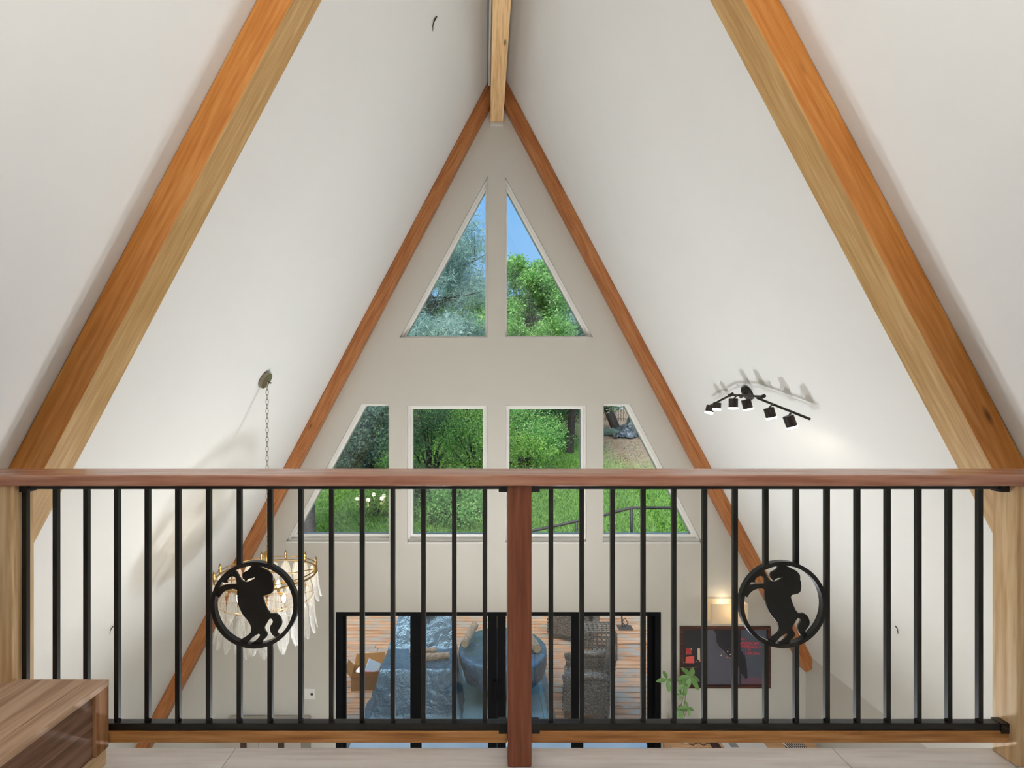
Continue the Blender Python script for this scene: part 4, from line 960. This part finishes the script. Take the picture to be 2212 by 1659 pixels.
# tarp pile on the hill
pc_ = Wp(1368, 972, 25.0); tp_ = empty('tarp_pile', (pc_.x, 25.0, gz(pc_.x, 25.0))); tag(tp_, 'crumpled grey-blue tarp heaped up near the iron fence', 'tarp')
heightcloth('tarp', 2.3, 1.6, lambda x, y: max(0, 0.85 * (1 - (x / 1.1) ** 2 - (y / .75) ** 2)) * (0.75 + 0.35 * math.sin(x * 3 + 1)) + 0.34 * abs(noise.noise(Vector((x * 2.6 + y, y * 2.6, 0)))) + 0.16 * abs(noise.noise(Vector((x * 6, y * 7, 3)))), M['tarp_far'], (0, 0, -0.05), 80, 60, 0, 0.10, tp_)

# ---- cardboard box
M['card'] = plain('cardboard', srgb(190, 142, 82), 0.8, var=0.08, bscale=6); M['card_in'] = plain('cardboard_inner', srgb(150, 108, 64), 0.85, var=0.1, bscale=6)
cbp = Gp(792, 1488, ZD); cbx = empty('cardboard_box', (cbp.x, cbp.y + 0.16, ZD), 0.12); tag(cbx, 'open cardboard box of rubbish standing on the deck boards', 'box')
hw_, hd2, hh = 0.25, 0.20, 0.20
for nm, pts in (('side', [(-hw_, -hd2, 0), (hw_, -hd2, 0), (hw_, -hd2, hh), (-hw_, -hd2, hh)]), ('side', [(-hw_, hd2, 0), (hw_, hd2, 0), (hw_, hd2, hh), (-hw_, hd2, hh)]), ('side', [(-hw_, -hd2, 0), (-hw_, hd2, 0), (-hw_, hd2, hh), (-hw_, -hd2, hh)]), ('side', [(hw_, -hd2, 0), (hw_, hd2, 0), (hw_, hd2, hh), (hw_, -hd2, hh)]),
                ('flap', [(-hw_, -hd2, hh), (hw_, -hd2, hh), (hw_ * .9, -hd2 - .08, hh + .12), (-hw_ * .9, -hd2 - .08, hh + .12)]), ('flap', [(-hw_, hd2, hh), (hw_, hd2, hh), (hw_ * .9, hd2 + .06, hh + .15), (-hw_ * .9, hd2 + .06, hh + .15)]),
                ('flap', [(-hw_, -hd2, hh), (-hw_, hd2, hh), (-hw_ - .09, hd2 * .9, hh + .11), (-hw_ - .09, -hd2 * .9, hh + .11)]), ('flap', [(hw_, -hd2, hh), (hw_, hd2, hh), (hw_ + .06, hd2 * .9, hh + .14), (hw_ + .06, -hd2 * .9, hh + .14)]), ('floor', [(-hw_, -hd2, 0.004), (hw_, -hd2, 0.004), (hw_, hd2, 0.004), (-hw_, hd2, 0.004)])):
    bm = bmesh.new(); bm.faces.new([bm.verts.new(p) for p in pts]); bmesh.ops.solidify(bm, geom=bm.faces[:], thickness=0.006); obj(nm if nm != 'floor' else 'base', bm, M['card'] if nm != 'base' else M['card_in'], cbx)
def inbox(name, label, cat, bm, mat, loc, rot):
    o = obj(name, bm, mat); o.location = Vector(cbx.location) + Vector(loc); o.rotation_euler = rot; return tag(o, label, cat)
inbox('plastic_lid', 'grey-blue plastic sheet sticking out of the cardboard box', 'plastic', bx(-.11, .11, -.008, .008, -.1, .1, 0.006), plain('frosted_plastic', srgb(150, 168, 184), 0.3), (0.05, 0.06, 0.22), (-0.8, 0.5, 0.2))
inbox('red_packet', 'crumpled red and white packet inside the cardboard box', 'packet', bx(-.09, .09, -.05, .05, -.03, .03, 0.015), plain('red_foil', srgb(196, 60, 66), 0.35, bump=0.6, bscale=20), (-0.02, -0.06, 0.16), (0.3, 0.2, 0.4))
inbox('brown_bag', 'crumpled brown paper bag inside the cardboard box', 'bag', bx(-.08, .08, -.07, .07, -.05, .05, 0.03), plain('brown_paper', srgb(120, 88, 66), 0.8, bump=0.8, bscale=25), (0.14, -0.08, 0.15), (0.2, -0.3, 0.7))
inbox('white_wrapper', 'white paper wrapper at the left inside the cardboard box', 'wrapper', bx(-.07, .07, -.05, .05, -.02, .02, 0.015), M['paper'], (-0.14, 0.04, 0.17), (0.4, 0.1, -0.5))
inbox('filler_bag', 'dark bag at the bottom of the cardboard box', 'bag', bx(-.22, .22, -.17, .17, 0.006, .13, 0.04), M['dark_brown'], (0, 0, 0.006), (0, 0, 0.12))

# ---- wicker furniture
def wickmat():
    N = NT('dark_grey_wicker'); t = N.n('TexCoord'); ck = N.n('TexNoise', Scale=55.0, Detail=3.0); N.l(t.outputs['Object'], ck.inputs['Vector'])
    c = N.ramp(ck.outputs['Fac'], [(0.35, srgb(52, 48, 44)), (0.5, srgb(92, 86, 78)), (0.68, srgb(140, 136, 128))])
    b = N.n('BsdfPrincipled', Roughness=0.3); N.l(c, b.inputs['Base Color']); bu = N.n('Bump', Strength=0.5, Distance=0.01); N.l(ck.outputs['Fac'], bu.inputs['Height']); N.l(bu.outputs[0], b.inputs['Normal'])
    N.l(b.outputs[0], N.out.inputs[0]); return N.m
M['wicker'] = wickmat()
def woven(bm, A, B, C, D_, rows, th=0.012):
    """woven panel between corner points A-B (bottom) and D-C (top): staggered flattened strands"""
    A, B, C, D_ = map(Vector, (A, B, C, D_)); cols = 12
    nrm = (B - A).cross(D_ - A).normalized()
    for r in range(rows):
        t0, t1 = r / rows, (r + 0.92) / rows
        prev = None
        for c in range(cols + 1):
            u = c / cols; off = nrm * th * (1 if (c + r) % 2 else -1) * 0.5
            p0 = A.lerp(B, u).lerp(D_.lerp(C, u), t0) + off; p1 = A.lerp(B, u).lerp(D_.lerp(C, u), t1) + off
            cur = [bm.verts.new(p0 - nrm * th * .5), bm.verts.new(p0 + nrm * th * .5), bm.verts.new(p1 + nrm * th * .5), bm.verts.new(p1 - nrm * th * .5)]
            if prev:
                for j in range(4): bm.faces.new((prev[j], prev[(j + 1) % 4], cur[(j + 1) % 4], cur[j]))
            prev = cur
    return bm
def wicker_chair(label, loc, rz, w_=0.72, dep_=0.74, hb=0.82, ha=0.60):
    """local -y is the back of the chair"""
    r = empty('wicker_armchair', loc, rz); tag(r, label, 'chair', 'wicker furniture on the deck')
    h = w_ / 2; y0, y1 = -dep_ / 2, dep_ / 2
    obj('backrest', woven(woven(bmesh.new(), (-h, y0 - .02, .10), (h, y0 - .02, .10), (h * .96, y0 - 0.10, hb), (-h * .96, y0 - 0.10, hb), 26), (-h, y0 + .05, .40), (h, y0 + .05, .40), (h * .96, y0 - 0.03, hb), (-h * .96, y0 - 0.03, hb), 14), M['wicker'], r)
    obj('top_roll', tb([(-h, y0 - .065, hb - .02), (0, y0 - .075, hb + .01), (h, y0 - .065, hb - .02)], 0.042, 10), M['wicker'], r, smooth=True)
    for s in (-1, 1):
        a = obj('armrest', woven(woven(bmesh.new(), (s * h, y0, .10), (s * h, y1, .10), (s * (h + .02), y1 - .02, ha - .08), (s * (h + .02), y0, ha), 18), (s * (h - .10), y0, .36), (s * (h - .10), y1, .36), (s * (h - .08), y1 - .02, ha - .08), (s * (h - .08), y0, ha), 8), M['wicker'], r)
        t = obj('arm_cap', tb([(s * (h - .03), y0 - .03, ha + .02), (s * (h - .03), 0, ha + .01), (s * (h - .03), y1, ha - .07)], 0.055, 10), M['wicker'], smooth=True); t.parent = a
    obj('seat', woven(bmesh.new(), (-h + .1, y0 + .05, .40), (h - .1, y0 + .05, .40), (h - .1, y1, .41), (-h + .1, y1, .41), 16), M['wicker'], r)
    obj('front_panel', woven(bmesh.new(), (-h, y1, .10), (h, y1, .10), (h, y1, .39), (-h, y1, .39), 10), M['wicker'], r)
    for sx_ in (-1, 1):
        for sy in (y0 + .03, y1 - .04): obj('leg', bx(sx_ * (h - .03) - .02, sx_ * (h - .03) + .02, sy - .02, sy + .02, 0.0, .12), M['iron'], r)
    return r
p = Gp(1288, 1520, ZD)
wicker_chair('grey wicker armchair seen from the side, nearest the glass door', (1.47, 7.42, ZD), math.pi / 2 - 0.2, 0.70, 0.62, 0.88, 0.60)
p = Gp(1238, 1400, ZD); wicker_chair('grey wicker armchair farther out on the deck, turned sideways', (p.x + .1, 9.75, ZD), 1.15, 0.74, 0.78, 0.80, 0.58)
# lattice side table
lt = empty('lattice_table', (Gp(1293, 1420, ZD).x, 8.95, ZD), -0.04); tag(lt, 'open lattice wicker side table behind the near armchair', 'table', 'wicker furniture on the deck')
for sgn, nm in ((-1, 'lattice_panel'), (1, 'lattice_panel')):
    bm = bmesh.new()
    for k in range(8): box(bm, -.28 + k * .08 - .011, -.28 + k * .08 + .011, sgn * .2 - .008, sgn * .2 + .008, .03, .47)
    for k in range(6): box(bm, -.29, .29, sgn * .2 - .012, sgn * .2 + .004, .05 + k * .08, .072 + k * .08)
    obj(nm, bm, M['wicker'], lt)
for sgn in (-1, 1):
    bm = bmesh.new()
    for k in range(5): box(bm, sgn * .285 - .008, sgn * .285 + .008, -.18 + k * .09 - .011, -.18 + k * .09 + .011, .03, .47)
    for k in range(6): box(bm, sgn * .285 - .012, sgn * .285 + .004, -.19, .19, .05 + k * .08, .072 + k * .08)
    obj('lattice_panel', bm, M['wicker'], lt)
bm = bmesh.new()
for k in range(8): box(bm, -.28 + k * .08 - .012, -.28 + k * .08 + .012, -.2, .2, .471, .483)
for k in range(6): box(bm, -.29, .29, -.2 + k * .08 - .012, -.2 + k * .08 + .012, .475, .488)
obj('top_lattice', bm, M['wicker'], lt)
for sx_ in (-1, 1):
    for sy in (-1, 1): obj('leg', bx(sx_ * .285 - .02, sx_ * .285 + .02, sy * .2 - .02, sy * .2 + .02, 0, .47), M['wicker'], lt)
# folded metal stand at the deck edge
st_ = empty('metal_stand', Gp(1350, 1357, ZD)); tag(st_, 'small dark metal stand with a square foot far out on the deck', 'stand')
obj('foot', bx(-.14, .14, -.10, .10, 0.002, .02, .004), M['iron'], st_); obj('tube', tb([(-.05, 0, .02), (-.08, 0, .5)], .016, 8), M['iron'], st_); obj('scroll', tb([(0.0, 0, .02), (.06, 0, .1), (0, 0, .2), (-.06, 0, .12), (0, 0, .06)], .012, 6), M['iron'], st_)
